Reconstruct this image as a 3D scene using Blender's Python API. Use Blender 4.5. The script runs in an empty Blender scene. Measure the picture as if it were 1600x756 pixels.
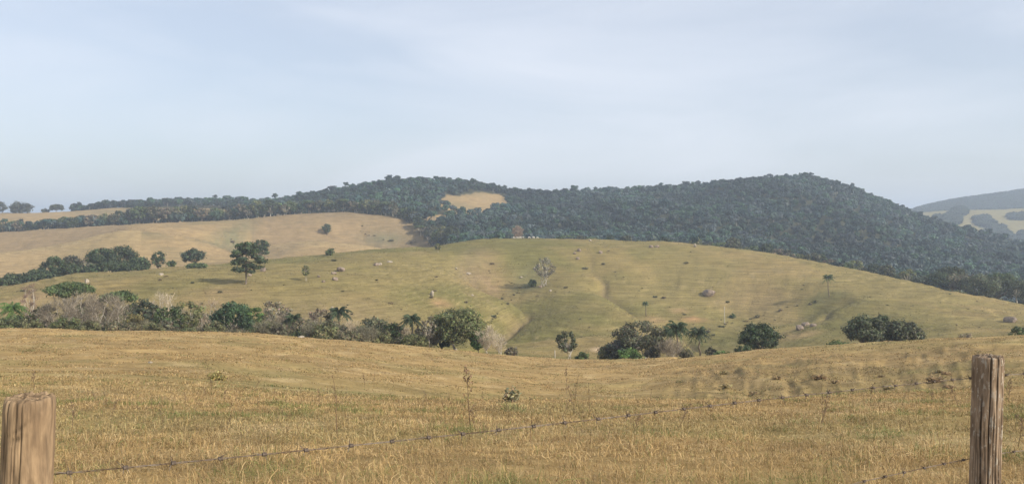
import bpy, bmesh, math
import numpy as np
from mathutils import Vector

# ------------------------------------------------------------------ camera, world, sun, exposure
FPX = 1331.0          # focal length in pixels of the 1600 px wide photograph
EYE = 1.7
HOR = 350.0           # horizon row
scene = bpy.context.scene
cam_d = bpy.data.cameras.new("camera")
cam = bpy.data.objects.new("camera", cam_d)
scene.collection.objects.link(cam)
cam.location = (0, 0, EYE)
cam.rotation_euler = (math.radians(90), 0, 0)
cam_d.sensor_width = 36
cam_d.lens = 36 * FPX / 1600
cam_d.shift_y = -(378 - HOR) / 1600
cam_d.clip_start = 0.1
cam_d.clip_end = 30000
scene.camera = cam

SUN_TO = Vector((0.86, -0.51, 0.0)).normalized()
SUN_EL = math.radians(31)
sun_vec = Vector((SUN_TO.x * math.cos(SUN_EL), SUN_TO.y * math.cos(SUN_EL), math.sin(SUN_EL)))
w = bpy.data.worlds.new("World"); scene.world = w; w.use_nodes = True
nt = w.node_tree; N = nt.nodes; L = nt.links
bg = N["Background"]
sky = N.new("ShaderNodeTexSky"); sky.sky_type = 'NISHITA'; sky.sun_disc = False
sky.sun_elevation = SUN_EL
sky.sun_rotation = math.atan2(SUN_TO.x, SUN_TO.y)
sky.altitude = 600; sky.air_density = 1.0; sky.dust_density = 3.0; sky.ozone_density = 1.5
# thin veil of high cloud, laid out by direction
tc = N.new("ShaderNodeTexCoord"); mp = N.new("ShaderNodeMapping")
mp.inputs['Scale'].default_value = (1.5, 0.6, 5.0); mp.inputs['Rotation'].default_value = (0.15, 0.42, 0.3)
L.new(tc.outputs['Generated'], mp.inputs['Vector'])
nz = N.new("ShaderNodeTexNoise"); nz.inputs['Scale'].default_value = 1.6; nz.inputs['Detail'].default_value = 5
nz.inputs['Roughness'].default_value = 0.5; nz.inputs['Distortion'].default_value = 0.6
L.new(mp.outputs['Vector'], nz.inputs['Vector'])
cr = N.new("ShaderNodeMapRange"); cr.inputs['From Min'].default_value = 0.36; cr.inputs['From Max'].default_value = 0.72
cr.inputs['To Min'].default_value = 0.42; cr.inputs['To Max'].default_value = 0.74
L.new(nz.outputs['Fac'], cr.inputs['Value'])
mx = N.new("ShaderNodeMix"); mx.data_type = 'RGBA'
L.new(cr.outputs['Result'], mx.inputs['Factor']); L.new(sky.outputs['Color'], mx.inputs['A'])
mx.inputs['B'].default_value = (6.75, 7.0, 7.6, 1)
L.new(mx.outputs['Result'], bg.inputs['Color'])
bg.inputs['Strength'].default_value = 0.107

sun_d = bpy.data.lights.new("sun", 'SUN'); sun_d.energy = 4.4; sun_d.angle = math.radians(0.6); sun_d.color = (1.0, 0.92, 0.80)
sun = bpy.data.objects.new("sun", sun_d); scene.collection.objects.link(sun)
sun.rotation_euler = sun_vec.to_track_quat('Z', 'Y').to_euler()
sun.location = (0, 0, 60)
vs = scene.view_settings
vs.view_transform = 'Standard'; vs.look = 'None'; vs.gamma = 1.0; vs.use_curve_mapping = False
vs.exposure = 0.42
HAZE_DENSITY = 0.00026
HAZE_COLOR = (0.67, 0.79, 0.965, 1)
scene.cycles.use_denoising = True
scene.cycles.max_bounces = 6; scene.cycles.volume_bounces = 1
scene.cycles.diffuse_bounces = 3; scene.cycles.transmission_bounces = 3; scene.cycles.transparent_max_bounces = 8

# ------------------------------------------------------------------ helpers
RNG = np.random.default_rng(7)

def tag(o, label=None, cat=None, group=None, kind=None):
    if label: o['label'] = label
    if cat: o['category'] = cat
    if group: o['group'] = group
    if kind: o['kind'] = kind
    return o

def mesh_np(name, V, groups, mat=None, col=None, smooth=False):
    V = np.asarray(V, dtype=np.float32)
    me = bpy.data.meshes.new(name)
    groups = [np.asarray(g, dtype=np.int32) for g in groups if len(g)]
    loops = np.concatenate([g.ravel() for g in groups])
    totals = np.concatenate([np.full(len(g), g.shape[1], np.int32) for g in groups])
    starts = np.concatenate([[0], np.cumsum(totals)[:-1]]).astype(np.int32)
    me.vertices.add(len(V)); me.vertices.foreach_set('co', V.ravel())
    me.loops.add(len(loops)); me.loops.foreach_set('vertex_index', loops)
    me.polygons.add(len(totals)); me.polygons.foreach_set('loop_start', starts)
    me.polygons.foreach_set('use_smooth', np.full(len(totals), smooth))
    if col is not None:
        a = me.color_attributes.new('Col', 'FLOAT_COLOR', 'POINT')
        c = np.ones((len(V), 4), np.float32); c[:, :3] = col
        a.data.foreach_set('color', c.ravel())
    me.update(calc_edges=True)
    if mat: me.materials.append(mat)
    return me

def link(name, me, parent=None, loc=None):
    o = bpy.data.objects.new(name, me); scene.collection.objects.link(o)
    if parent: o.parent = parent
    if loc is not None: o.location = loc
    return o

def empty(name, loc=(0, 0, 0), rz=0.0):
    o = bpy.data.objects.new(name, None); scene.collection.objects.link(o)
    o.location = loc; o.rotation_euler = (0, 0, rz); o.empty_display_size = 0.3
    return o

def copy_tree(root, loc, rz, scale=(1, 1, 1)):
    r = root.copy(); scene.collection.objects.link(r)
    r.location = loc; r.rotation_euler = (0, 0, rz); r.scale = scale
    for ch in list(root.children):
        c = ch.copy(); scene.collection.objects.link(c); c.parent = r
    return r

class Buf:
    def __init__(s): s.V = []; s.Q = []; s.T = []; s.C = []; s.n = 0
    def add(s, V, Q=None, T=None, C=None):
        V = np.asarray(V, float).reshape(-1, 3)
        if Q is not None and len(Q): s.Q.append(np.asarray(Q) + s.n)
        if T is not None and len(T): s.T.append(np.asarray(T) + s.n)
        if C is not None: s.C.append(np.broadcast_to(np.asarray(C, float), (len(V), 3)))
        s.V.append(V); s.n += len(V)
    def tube(s, P, R, k=6, C=None, cap=True):
        P = np.asarray(P, float); R = np.asarray(R, float); n = len(P)
        t = np.gradient(P, axis=0); t /= np.linalg.norm(t, axis=1)[:, None] + 1e-9
        ref = np.array([0.13, 0.97, 0.2]) if abs(t[0, 2]) > 0.6 else np.array([0, 0, 1.0])
        a = np.cross(t, ref); a /= np.linalg.norm(a, axis=1)[:, None] + 1e-9
        b = np.cross(t, a)
        th = np.arange(k) * 2 * math.pi / k
        V = P[:, None, :] + R[:, None, None] * (a[:, None, :] * np.cos(th)[None, :, None] + b[:, None, :] * np.sin(th)[None, :, None])
        i = np.arange(n - 1)[:, None] * k; j = np.arange(k)[None, :]; j2 = (j + 1) % k
        Q = np.stack([i + j, i + j2, i + k + j2, i + k + j], -1).reshape(-1, 4)
        V = V.reshape(-1, 3); T = None
        if cap:
            V = np.vstack([V, P[-1]]); c = len(V) - 1
            T = np.stack([(n - 1) * k + np.arange(k), (n - 1) * k + (np.arange(k) + 1) % k, np.full(k, c)], -1)
        s.add(V, Q, T, C)
    def mesh(s, name, mat, smooth=False):
        V = np.vstack(s.V); g = []
        if s.Q: g.append(np.vstack(s.Q))
        if s.T: g.append(np.vstack(s.T))
        return mesh_np(name, V, g, mat, np.vstack(s.C) if s.C else None, smooth)

def vnoise(x, y, seed=0):
    """smooth 2-D value noise in [-1,1]"""
    xi = np.floor(x).astype(np.int64); yi = np.floor(y).astype(np.int64)
    fx = x - xi; fy = y - yi
    fx = fx * fx * (3 - 2 * fx); fy = fy * fy * (3 - 2 * fy)
    def h(a, b):
        n = (a * 374761393 + b * 668265263 + seed * 2147483647 + 1013904223) & 0xffffffff
        n = ((n ^ (n >> 13)) * 1274126177) & 0xffffffff
        n = n ^ (n >> 16)
        return (n & 0xffff) / 32767.5 - 1
    return (h(xi, yi) * (1 - fx) + h(xi + 1, yi) * fx) * (1 - fy) + (h(xi, yi + 1) * (1 - fx) + h(xi + 1, yi + 1) * fx) * fy

def fbm(x, y, seed=0, oct=4, gain=0.5):
    r = 0; a = 1.0; t = 0
    for i in range(oct):
        r = r + a * vnoise(x * 2 ** i + 17.3 * i, y * 2 ** i - 9.1 * i, seed + i); t += a; a *= gain
    return r / t

def sstep(a, b, x):
    t = np.clip((x - a) / (b - a), 0, 1); return t * t * (3 - 2 * t)

# ------------------------------------------------------------------ materials
def new_mat(name):
    m = bpy.data.materials.new(name); m.use_nodes = True
    nt = m.node_tree; b = nt.nodes['Principled BSDF']
    b.inputs['Roughness'].default_value = 0.85
    b.inputs['Specular IOR Level'].default_value = 0.2
    return m, nt, b

def nd(nt, kind, **kw):
    n = nt.nodes.new(kind)
    for k, v in kw.items():
        if k in n.inputs: n.inputs[k].default_value = v
        else: setattr(n, k, v)
    return n

def ramp(nt, fac, stops):
    r = nt.nodes.new('ShaderNodeValToRGB'); e = r.color_ramp.elements
    while len(e) < len(stops): e.new(0.5)
    for q, (p, c) in zip(e, stops): q.position = p; q.color = (*c, 1)
    nt.links.new(fac, r.inputs['Fac']); return r.outputs['Color']

def leaf_mat(name, translucent=0.3, vary=0.35, scale=1.3, gain=1.0):
    m, nt, b = new_mat(name); L = nt.links
    at = nd(nt, 'ShaderNodeAttribute', attribute_name='Col')
    geo = nd(nt, 'ShaderNodeNewGeometry')
    nz = nd(nt, 'ShaderNodeTexNoise', Scale=scale, Detail=3.0); L.new(geo.outputs['Position'], nz.inputs['Vector'])
    mr = nd(nt, 'ShaderNodeMapRange'); mr.inputs['From Min'].default_value = 0.3; mr.inputs['From Max'].default_value = 0.7
    mr.inputs['To Min'].default_value = (1 - vary) * gain; mr.inputs['To Max'].default_value = (1 + vary) * gain
    L.new(nz.outputs['Fac'], mr.inputs['Value'])
    mu = nd(nt, 'ShaderNodeVectorMath', operation='SCALE'); L.new(at.outputs['Color'], mu.inputs[0]); L.new(mr.outputs['Result'], mu.inputs['Scale'])
    L.new(mu.outputs['Vector'], b.inputs['Base Color'])
    b.inputs['Roughness'].default_value = 0.6; b.inputs['Specular IOR Level'].default_value = 0.25
    tr = nd(nt, 'ShaderNodeBsdfTranslucent'); L.new(mu.outputs['Vector'], tr.inputs['Color'])
    mx = nd(nt, 'ShaderNodeMixShader', Fac=translucent)
    L.new(b.outputs[0], mx.inputs[1]); L.new(tr.outputs[0], mx.inputs[2])
    L.new(mx.outputs[0], nt.nodes['Material Output'].inputs['Surface'])
    return m

M_LEAF = leaf_mat('foliage', 0.4, 0.45, 0.9, 1.42)
M_GRASS = leaf_mat('dry_grass', 0.25, 0.25, 0.6)
M_FOREST = leaf_mat('forest_foliage', 0.15, 0.3, 0.08)

def bark_mat(name, c1, c2, scale=6):
    m, nt, b = new_mat(name); L = nt.links
    tc = nd(nt, 'ShaderNodeTexCoord'); mp = nd(nt, 'ShaderNodeMapping'); mp.inputs['Scale'].default_value = (1, 1, 0.3)
    L.new(tc.outputs['Object'], mp.inputs['Vector'])
    nz = nd(nt, 'ShaderNodeTexNoise', Scale=scale, Detail=5.0); L.new(mp.outputs[0], nz.inputs['Vector'])
    L.new(ramp(nt, nz.outputs['Fac'], [(0.35, c1), (0.65, c2)]), b.inputs['Base Color'])
    bp = nd(nt, 'ShaderNodeBump', Strength=0.6, Distance=0.05); L.new(nz.outputs['Fac'], bp.inputs['Height']); L.new(bp.outputs[0], b.inputs['Normal'])
    return m
M_BARK_PALE = bark_mat('pale_bark', (0.30, 0.26, 0.21), (0.50, 0.46, 0.38))
M_BARK_DARK = bark_mat('brown_bark', (0.09, 0.07, 0.05), (0.20, 0.155, 0.11))

def rock_mat(name, dark, light):
    m, nt, b = new_mat(name); L = nt.links
    tc = nd(nt, 'ShaderNodeTexCoord')
    nz = nd(nt, 'ShaderNodeTexNoise', Scale=1.6, Detail=8.0, Roughness=0.65); L.new(tc.outputs['Object'], nz.inputs['Vector'])
    L.new(ramp(nt, nz.outputs['Fac'], [(0.35, dark), (0.6, light)]), b.inputs['Base Color'])
    bp = nd(nt, 'ShaderNodeBump', Strength=0.8, Distance=0.15); L.new(nz.outputs['Fac'], bp.inputs['Height']); L.new(bp.outputs[0], b.inputs['Normal'])
    return m
M_ROCK = rock_mat('weathered_rock', (0.105, 0.08, 0.06), (0.29, 0.225, 0.17))
M_ROCK_PALE = rock_mat('pale_rock', (0.20, 0.17, 0.13), (0.40, 0.34, 0.26))
M_SOIL_O = rock_mat('orange_soil', (0.45, 0.19, 0.08), (0.62, 0.30, 0.15))

# ------------------------------------------------------------------ terrain
NPX = 1001; PXA = np.linspace(-900, 2500, NPX)
NR = 900; LD = np.linspace(math.log(0.8), math.log(9000), NR); DA = np.exp(LD)

def cur(d):
    k = np.array(sorted(d)); v = np.array([d[i] for i in k], float)
    y = np.interp(PXA, k, v)
    s = 9; kern = np.exp(-0.5 * (np.arange(-27, 28) / s) ** 2); kern /= kern.sum()
    return np.convolve(np.pad(y, 27, mode='edge'), kern, 'valid')
def zy(D, y): return EYE - D * (y - HOR) / FPX
one = np.ones(NPX)

KD = []; KZ = []
def knot(D, z): KD.append(D * one if np.isscalar(D) else D); KZ.append(z * one if np.isscalar(z) else z)
knot(0.5, 0.0); knot(3.5, -0.03); knot(5.5, -0.22)
knot(8, zy(8, cur({0: 752, 1600: 752}))); knot(14, zy(14, cur({0: 688, 1600: 690})))
knot(24, zy(24, cur({-400: 630, 0: 632, 400: 638, 800: 648, 1200: 648, 1600: 636})))
BR = cur({-400: 590, 0: 594, 300: 602, 500: 614, 700: 624, 900: 628, 1100: 626, 1300: 618, 1600: 606, 2000: 596})
knot(36, zy(36, BR))
knot(52, zy(52, cur({-400: 572, 0: 574, 300: 584, 500: 604, 700: 626, 900: 641, 1100: 640, 1300: 630, 1600: 606, 2000: 590})))
knot(82, zy(82, cur({-400: 540, 0: 542, 300: 549, 500: 564, 700: 586, 850: 603, 1000: 601, 1200: 583, 1400: 566, 1600: 552, 2000: 535})))
JD = cur({-400: 125, 0: 128, 400: 132, 850: 145, 1200: 125, 1600: 118})
JY = cur({-400: 513, 0: 514, 200: 516, 400: 522, 500: 529, 640: 540, 760: 553, 850: 561, 930: 563, 1000: 561, 1100: 555, 1200: 546, 1300: 540, 1420: 533, 1600: 522, 2000: 505})
JZ = zy(JD, JY); knot(JD, JZ)
knot(JD + 22, JZ - 3.5)
LV = 188 * one
knot(LV, zy(188, cur({-400: 532, 0: 531, 400: 536, 600: 547, 700: 553, 800: 556, 930: 557, 1000: 556, 1100: 550, 1200: 543, 1300: 538, 1450: 532, 1600: 524, 2000: 512})))
knot(232, zy(232, cur({-400: 512, 0: 503, 200: 498, 400: 500, 600: 514, 750: 528, 900: 534, 1050: 530, 1200: 520, 1400: 511, 1600: 508, 2000: 500})))
ND = cur({-400: 255, 0: 265, 150: 280, 300: 290, 600: 300, 900: 310, 1200: 310, 1600: 290})
knot(ND, zy(ND, cur({-400: 488, 0: 468, 150: 448, 300: 437, 450: 438, 600: 447, 720: 464, 800: 478, 860: 468, 950: 464, 1050: 484, 1130: 495, 1200: 482, 1300: 472, 1450: 480, 1600: 495, 2000: 520})))
OD = cur({-400: 275, 0: 290, 150: 310, 300: 338, 600: 380, 900: 400, 1200: 380, 1400: 348, 1600: 318, 2000: 300})
knot(OD, zy(OD, cur({-400: 478, 0: 457, 150: 435, 300: 421, 450: 414, 600: 407, 700: 410, 790: 424, 860: 414, 930: 405, 1030: 422, 1150: 436, 1250: 434, 1300: 442, 1400: 453, 1500: 468, 1600: 486, 2000: 540})))
PD_ = cur({-400: 290, 0: 312, 150: 338, 300: 375, 450: 420, 600: 465, 700: 490, 900: 505, 1100: 480, 1300: 430, 1450: 385, 1600: 350, 2000: 325})
PY = cur({-400: 472, 0: 451, 150: 428, 250: 418, 350: 411, 450: 402, 550: 391, 620: 383, 690: 376, 760: 370, 850: 372, 950: 375, 1050: 378, 1150: 387, 1250: 402, 1350: 421, 1440: 440, 1520: 457, 1600: 476, 2000: 545})
PZ = zy(PD_, PY); knot(PD_, PZ)
knot(PD_ + 65, PZ - cur({0: 9, 500: 9, 700: 12, 1000: 12, 1600: 16}))
RD = cur({-400: 470, 0: 480, 400: 540, 700: 610, 1000: 620, 1300: 580, 1600: 520})
knot(RD, zy(RD, cur({-400: 480, 0: 462, 200: 436, 400: 409, 500: 398, 600: 388, 700: 386, 800: 392, 1000: 400, 1200: 415, 1400: 440, 1600: 480, 2000: 520})))
SD = cur({-400: 590, 0: 600, 500: 650, 700: 670, 900: 710, 1300: 680, 1600: 640})
knot(SD, zy(SD, cur({-400: 412, 0: 395, 75: 386, 115: 377, 150: 367, 180: 359, 210: 356, 260: 359, 300: 365, 345: 378, 385: 390, 430: 372, 470: 369, 520: 374, 580: 381, 640: 383, 700: 377, 800: 378, 1000: 382, 1200: 393, 1400: 415, 1600: 440, 2000: 460})))
SPUR = cur({-400: 1, 140: 1, 200: .1, 370: 0, 400: .3, 450: 1, 640: 1, 690: 0, 2000: 0})
knot(SD + 32, KZ[-1] - 6.5 * SPUR + 1.2 * (1 - SPUR))
TD = cur({-400: 710, 0: 725, 300: 745, 500: 760, 700: 735, 900: 800, 1600: 780})
TY = cur({-400: 372, 0: 363, 150: 354, 250: 347, 350: 346, 430: 339, 500: 332, 560: 335, 620: 342, 700: 362, 760: 368, 900: 362, 1100: 356, 1250: 352, 1350: 370, 1450: 396, 1600: 418, 2000: 430})
TZ = zy(TD, TY); knot(TD, TZ)
knot(TD + 70, zy(TD + 70, cur({-400: 377, 0: 371, 150: 362, 300: 354, 400: 350, 470: 338, 540: 328, 600: 326, 680: 340, 760: 348, 900: 342, 1100: 338, 1250: 330, 1350: 352, 1430: 372, 1500: 390, 1600: 410, 2000: 427})))
VD = TD + 190
knot(VD, zy(VD, cur({-400: 347, 0: 344, 150: 341, 300: 337, 450: 335, 500: 320, 560: 310, 620: 303, 700: 314, 780: 324, 850: 326, 950: 319, 1050: 314, 1200: 303, 1280: 304, 1340: 325, 1400: 347, 1470: 368, 1600: 392, 2000: 410})))
WD = TD + 310
WY = cur({-400: 334, 0: 333, 60: 334, 120: 330, 200: 324, 300: 320, 430: 322, 470: 315, 520: 306, 560: 298, 600: 291, 650: 289, 700: 290, 760: 295, 800: 307, 850: 311, 900: 306, 1000: 302, 1100: 299, 1170: 292, 1220: 286, 1260: 284, 1290: 287, 1330: 300, 1380: 320, 1425: 342, 1480: 362, 1560: 384, 1650: 396, 2000: 405})
WZ = zy(WD, WY); knot(WD, WZ)
knot(WD + 200, WZ - 35)
knot(1450, zy(1450, cur({-400: 375, 1300: 375, 1400: 385, 1500: 392, 1600: 395, 2000: 398})))
knot(1600, zy(1600, cur({-400: 362, 1300: 362, 1420: 352, 1480: 347, 1530: 356, 1560: 362, 1600: 356, 1700: 360, 2000: 365})))
knot(1800, zy(1800, cur({-400: 352, 1300: 352, 1400: 338, 1430: 332, 1480: 328, 1520: 330, 1560: 326, 1650: 327, 2000: 330})))
knot(2000, zy(2000, cur({-400: 355, 1300: 355, 1430: 338, 1600: 334, 2000: 334})))
knot(2400, zy(2400, cur({-400: 350, 1340: 350, 1400: 340, 1425: 331, 1445: 324, 1480: 316, 1520: 311, 1560: 306, 1600: 299, 1750: 287, 2000: 292})))
knot(3000, zy(3000, cur({-400: 352, 1340: 352, 1600: 320, 2000: 310})))
knot(9500, zy(9500, 351 * one))
KD = np.array(KD).T; KZ = np.array(KZ).T            # (px, knot)

# monotone cubic (Fritsch-Carlson style) along D for every column
def pchip_rows(X, Y, xq):
    h = np.diff(X, axis=1); d = np.diff(Y, axis=1) / h
    m = np.zeros_like(Y)
    w1 = 2 * h[:, 1:] + h[:, :-1]; w2 = h[:, 1:] + 2 * h[:, :-1]
    s = d[:, :-1] * d[:, 1:] > 0
    with np.errstate(divide='ignore', invalid='ignore'):
        hm = (w1 + w2) / (w1 / d[:, :-1] + w2 / d[:, 1:])
    m[:, 1:-1] = np.where(s, hm, 0); m[:, 0] = d[:, 0]; m[:, -1] = d[:, -1]
    out = np.empty((len(X), len(xq)))
    for i in range(len(X)):
        k = np.clip(np.searchsorted(X[i], xq) - 1, 0, X.shape[1] - 2)
        t = np.clip((xq - X[i, k]) / h[i, k], 0, 1)
        out[i] = (Y[i, k] * (1 + 2 * t) * (1 - t) ** 2 + m[i, k] * h[i, k] * t * (1 - t) ** 2
                  + Y[i, k + 1] * t * t * (3 - 2 * t) + m[i, k + 1] * h[i, k] * t * t * (t - 1))
    return out
TAB = pchip_rows(KD, KZ, DA)
PXG, DG = np.meshgrid(PXA, DA, indexing='ij')
XG = (PXG - 800) / FPX * DG; YG = DG

def H(x, y):
    x = np.asarray(x, float); y = np.maximum(np.asarray(y, float), 0.81)
    px = 800 + FPX * x / y
    i = np.clip((px - PXA[0]) / (PXA[1] - PXA[0]), 0, NPX - 1.001); j = np.clip((np.log(y) - LD[0]) / (LD[1] - LD[0]), 0, NR - 1.001)
    a = i.astype(int); b = j.astype(int); u = i - a; v = j - b
    return (TAB[a, b] * (1 - u) + TAB[a + 1, b] * u) * (1 - v) + (TAB[a, b + 1] * (1 - u) + TAB[a + 1, b + 1] * u) * v

def hit(px, py, dmin=2.0, dmax=8000):
    """the point of the ground that shows at this spot of the picture"""
    D = np.exp(np.linspace(math.log(dmin), math.log(dmax), 6000)); x = (px - 800) / FPX * D
    g = H(x, D); r = EYE - D * (py - HOR) / FPX
    k = np.nonzero(g >= r)[0]
    if len(k) == 0: k = [len(D) - 1]
    k = k[0]; return np.array([x[k], D[k], g[k]])
def at(px, D):
    x = (px - 800) / FPX * D; return np.array([x, D, float(H(x, D))])

# gullies and hollows are carved along lines on the ground
def seg_dist(x, y, P):
    best = np.full(x.shape, 1e9); side = np.zeros(x.shape); along = np.zeros(x.shape)
    tot = 0; n = len(P) - 1
    for i in range(n):
        ax, ay = P[i][:2]; bx, by = P[i + 1][:2]
        dx, dy = bx - ax, by - ay; l2 = dx * dx + dy * dy
        t = np.clip(((x - ax) * dx + (y - ay) * dy) / l2, 0, 1)
        d = np.hypot(x - ax - t * dx, y - ay - t * dy)
        s = np.sign((x - ax) * dy - (y - ay) * dx)
        m = d < best; best[m] = d[m]; side[m] = s[m]; along[m] = (i + t[m]) / n
    return best, side, along
GULLIES = [  # picture points, depth, width, sharp-channel depth
    ([(700, 392), (745, 415), (790, 436), (815, 450), (800, 468), (775, 492), (762, 510)], 12, 21, 1.0),
    ([(905, 385), (960, 425), (1010, 455), (1060, 485), (1110, 512), (1100, 535)], 9.5, 28, 0.9),
    ([(1310, 458), (1280, 470), (1230, 482), (1180, 497), (1140, 508), (1105, 515)], 1.9, 15, 1.0),
    ([(340, 366), (365, 380), (385, 395)], 7.0, 30, 0.5),
    ([(560, 345), (565, 365), (620, 381), (680, 380)], 7.0, 26, 0.5),
    ([(430, 378), (470, 374), (540, 382)], 1.5, 20, 0.4),
    ([(1225, 505), (1240, 525), (1245, 540)], 0.8, 7, 0.6),
]
GPTS = [[hit(px, py) for px, py in g[0]] for g in GULLIES]
carve = np.zeros_like(TAB); CHAN = np.zeros_like(TAB)
for gi, ((g, dep, wid, ch), P) in enumerate(zip(GULLIES, GPTS)):
    AS = (1.9, 2.0, 1, 1, 1, 1, 1)[gi]
    ys = [p[1] for p in P]; m = (DG > min(ys) - 90) & (DG < max(ys) + 90)
    xs = XG[m]; yy = YG[m]
    wob = 4 * vnoise(xs / 18, yy / 18, 5)
    d, s, al = seg_dist(xs + wob, yy + wob * 0.6, P)
    env = sstep(0, 0.2, al) * (1 - 0.6 * sstep(0.8, 1, al))
    wd_ = np.where(s < 0, wid * AS, wid * 0.55) if AS > 1 else wid
    c = dep * env * np.exp(-d / wd_)
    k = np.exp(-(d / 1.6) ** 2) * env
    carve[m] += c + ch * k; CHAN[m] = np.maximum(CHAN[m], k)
TAB = TAB - carve

# hollow of the lone palm, rills of the right-hand near slope, general unevenness
hp = hit(1290, 466)
dd = np.hypot((XG - hp[0]) / 11, (YG - hp[1]) / 12)
HOLLOW = np.exp(-dd ** 4); TAB -= 2.2 * HOLLOW
rill_m = sstep(960, 1120, PXG) * (1 - sstep(1480, 1620, PXG)) * sstep(46, 58, DG) * (1 - sstep(88, 112, DG))
rillf = fbm(XG / 1.7, YG / 5.5, 19, 3)
rib = np.clip(np.sin(2 * math.pi * (PXG / 37 + DG * 0.012 + 0.55 * vnoise(PXG / 70, DG / 16, 6))), 0, 1) ** 3
rill = vnoise(PXG / 22 + DG * 0.05 + 1.2 * vnoise(PXG / 60, DG / 14, 3), DG / 45, 9)
TAB += rill_m * (0.16 * rill + 0.07 * rillf + 0.07 * rib + 0.07 * vnoise(PXG / 9, DG / 9, 14))
bp_ = hit(1195, 472); TAB -= 5.5 * np.exp(-(((XG - bp_[0]) / 24) ** 2 + ((YG - bp_[1]) / 30) ** 2) ** 1.6)
far_amp = sstep(30, 90, DG)
TAB += far_amp * (0.35 * fbm(XG / 14, YG / 14, 21, 3) + 0.16 * fbm(XG / 3.2, YG / 3.2, 25, 2)) * (1 + 0.8 * sstep(190, 260, DG))
TAB += sstep(200, 240, DG) * (1 - sstep(380, 440, DG)) * 1.3 * fbm(XG / 34, YG / 42, 26, 2)
TAB += sstep(500, 800, DG) * 1.6 * fbm(XG / 60, YG / 60, 27, 3)
TAB += sstep(720, 850, DG) * (1 - sstep(1020, 1060, DG)) * sstep(760, 860, PXG) * 9.0 * vnoise(XG / 55 + YG / 160, YG / 210, 29)
TAB += 0.035 * sstep(4, 8, DG) * fbm(XG / 1.4, YG / 1.4, 31, 3) + 0.12 * sstep(8, 16, DG) * fbm(XG / 5, YG / 5, 33, 2)
# cattle terracettes on the steep main slope: small steps that follow the contours
tz = TAB / 0.9 + 1.1 * fbm(XG / 30, YG / 30, 41, 2)
ter_m = sstep(195, 230, DG) * (1 - sstep(380, 440, DG)) * (0.35 + 0.65 * sstep(-0.1, 0.5, fbm(XG / 45, YG / 45, 43, 2)))
TAB += ter_m * 0.16 * np.sin(2 * math.pi * tz)

def far_patch(px, gy, x, y):
    w_ = 1.5 * fbm(x / 50, y / 60, 71, 4)
    q = np.maximum.reduce([1 - ((px - a) / rx) ** 2 - ((gy - b) / ry) ** 2 for a, b, rx, ry in ((1480, 347, 22, 8), (1500, 333, 13, 4), (1540, 348, 15, 10), (1560, 366, 26, 9), (1598, 341, 22, 3), (1590, 372, 44, 10), (1700, 345, 30, 8), (1660, 360, 40, 8))])
    return q + w_
# --- colour of the ground cover, with shade painted into one hollow
def mixc(a, b, f): return a * (1 - f[..., None]) + b * f[..., None]
c = lambda *v: np.array(v, float)
COL = np.broadcast_to(c(0.315, 0.218, 0.094), TAB.shape + (3,)).copy()
n1 = fbm(XG / 9, YG / 9, 51, 4); n2 = fbm(XG / 55, YG / 55, 55, 3); n3 = fbm(XG / 2.2, YG / 2.2, 57, 3)
nearm = DG < JD[:, None] + 30
COL = mixc(COL, c(0.215, 0.185, 0.075), np.clip(0.5 * sstep(0.05, 0.55, n1) + 0.35 * sstep(0.1, 0.5, n2), 0, 1))
COL = mixc(COL, c(0.43, 0.32, 0.165), 0.5 * sstep(0.1, 0.6, n3))
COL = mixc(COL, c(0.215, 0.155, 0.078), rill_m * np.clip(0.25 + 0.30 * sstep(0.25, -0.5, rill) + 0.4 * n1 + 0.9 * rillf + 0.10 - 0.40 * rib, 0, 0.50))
hillm = sstep(0, 1, (DG - LV[:, None] + 25) / 20)
hc = mixc(np.broadcast_to(c(0.215, 0.172, 0.072), COL.shape), c(0.160, 0.142, 0.052), sstep(-0.2, 0.5, n2))
hc = mixc(hc, c(0.285, 0.205, 0.097), 0.55 * sstep(0.0, 0.5, fbm(XG / 28, YG / 40, 61, 4)))
hc = mixc(hc, c(0.36, 0.28, 0.15), 0.6 * ter_m * sstep(0.4, 1, np.sin(2 * math.pi * tz + 0.8) * (0.7 + 0.5 * n3)))
hc = mixc(hc, c(0.13, 0.12, 0.055), 0.5 * sstep(0.35, 0.7, n3) * sstep(0, .3, n1))
COL = mixc(COL, hc * c(0.92, 0.92, 0.84), hillm)
tanm = sstep(0, 40, DG - PD_[:, None] - 30)
tcx = mixc(np.broadcast_to(c(0.29, 0.205, 0.098), COL.shape), c(0.205, 0.16, 0.078), sstep(-0.1, 0.5, fbm(XG / 70, YG / 50, 63, 4)))
COL = mixc(COL, tcx, tanm)
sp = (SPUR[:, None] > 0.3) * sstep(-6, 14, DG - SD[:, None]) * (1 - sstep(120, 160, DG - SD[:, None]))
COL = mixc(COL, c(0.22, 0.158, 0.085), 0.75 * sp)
sf = (SPUR[:, None] > 0.15) * sstep(-70, -15, DG - SD[:, None]) * (1 - sstep(-4, 8, DG - SD[:, None])); COL = mixc(COL, c(0.36, 0.26, 0.125), 0.6 * sf)
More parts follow.
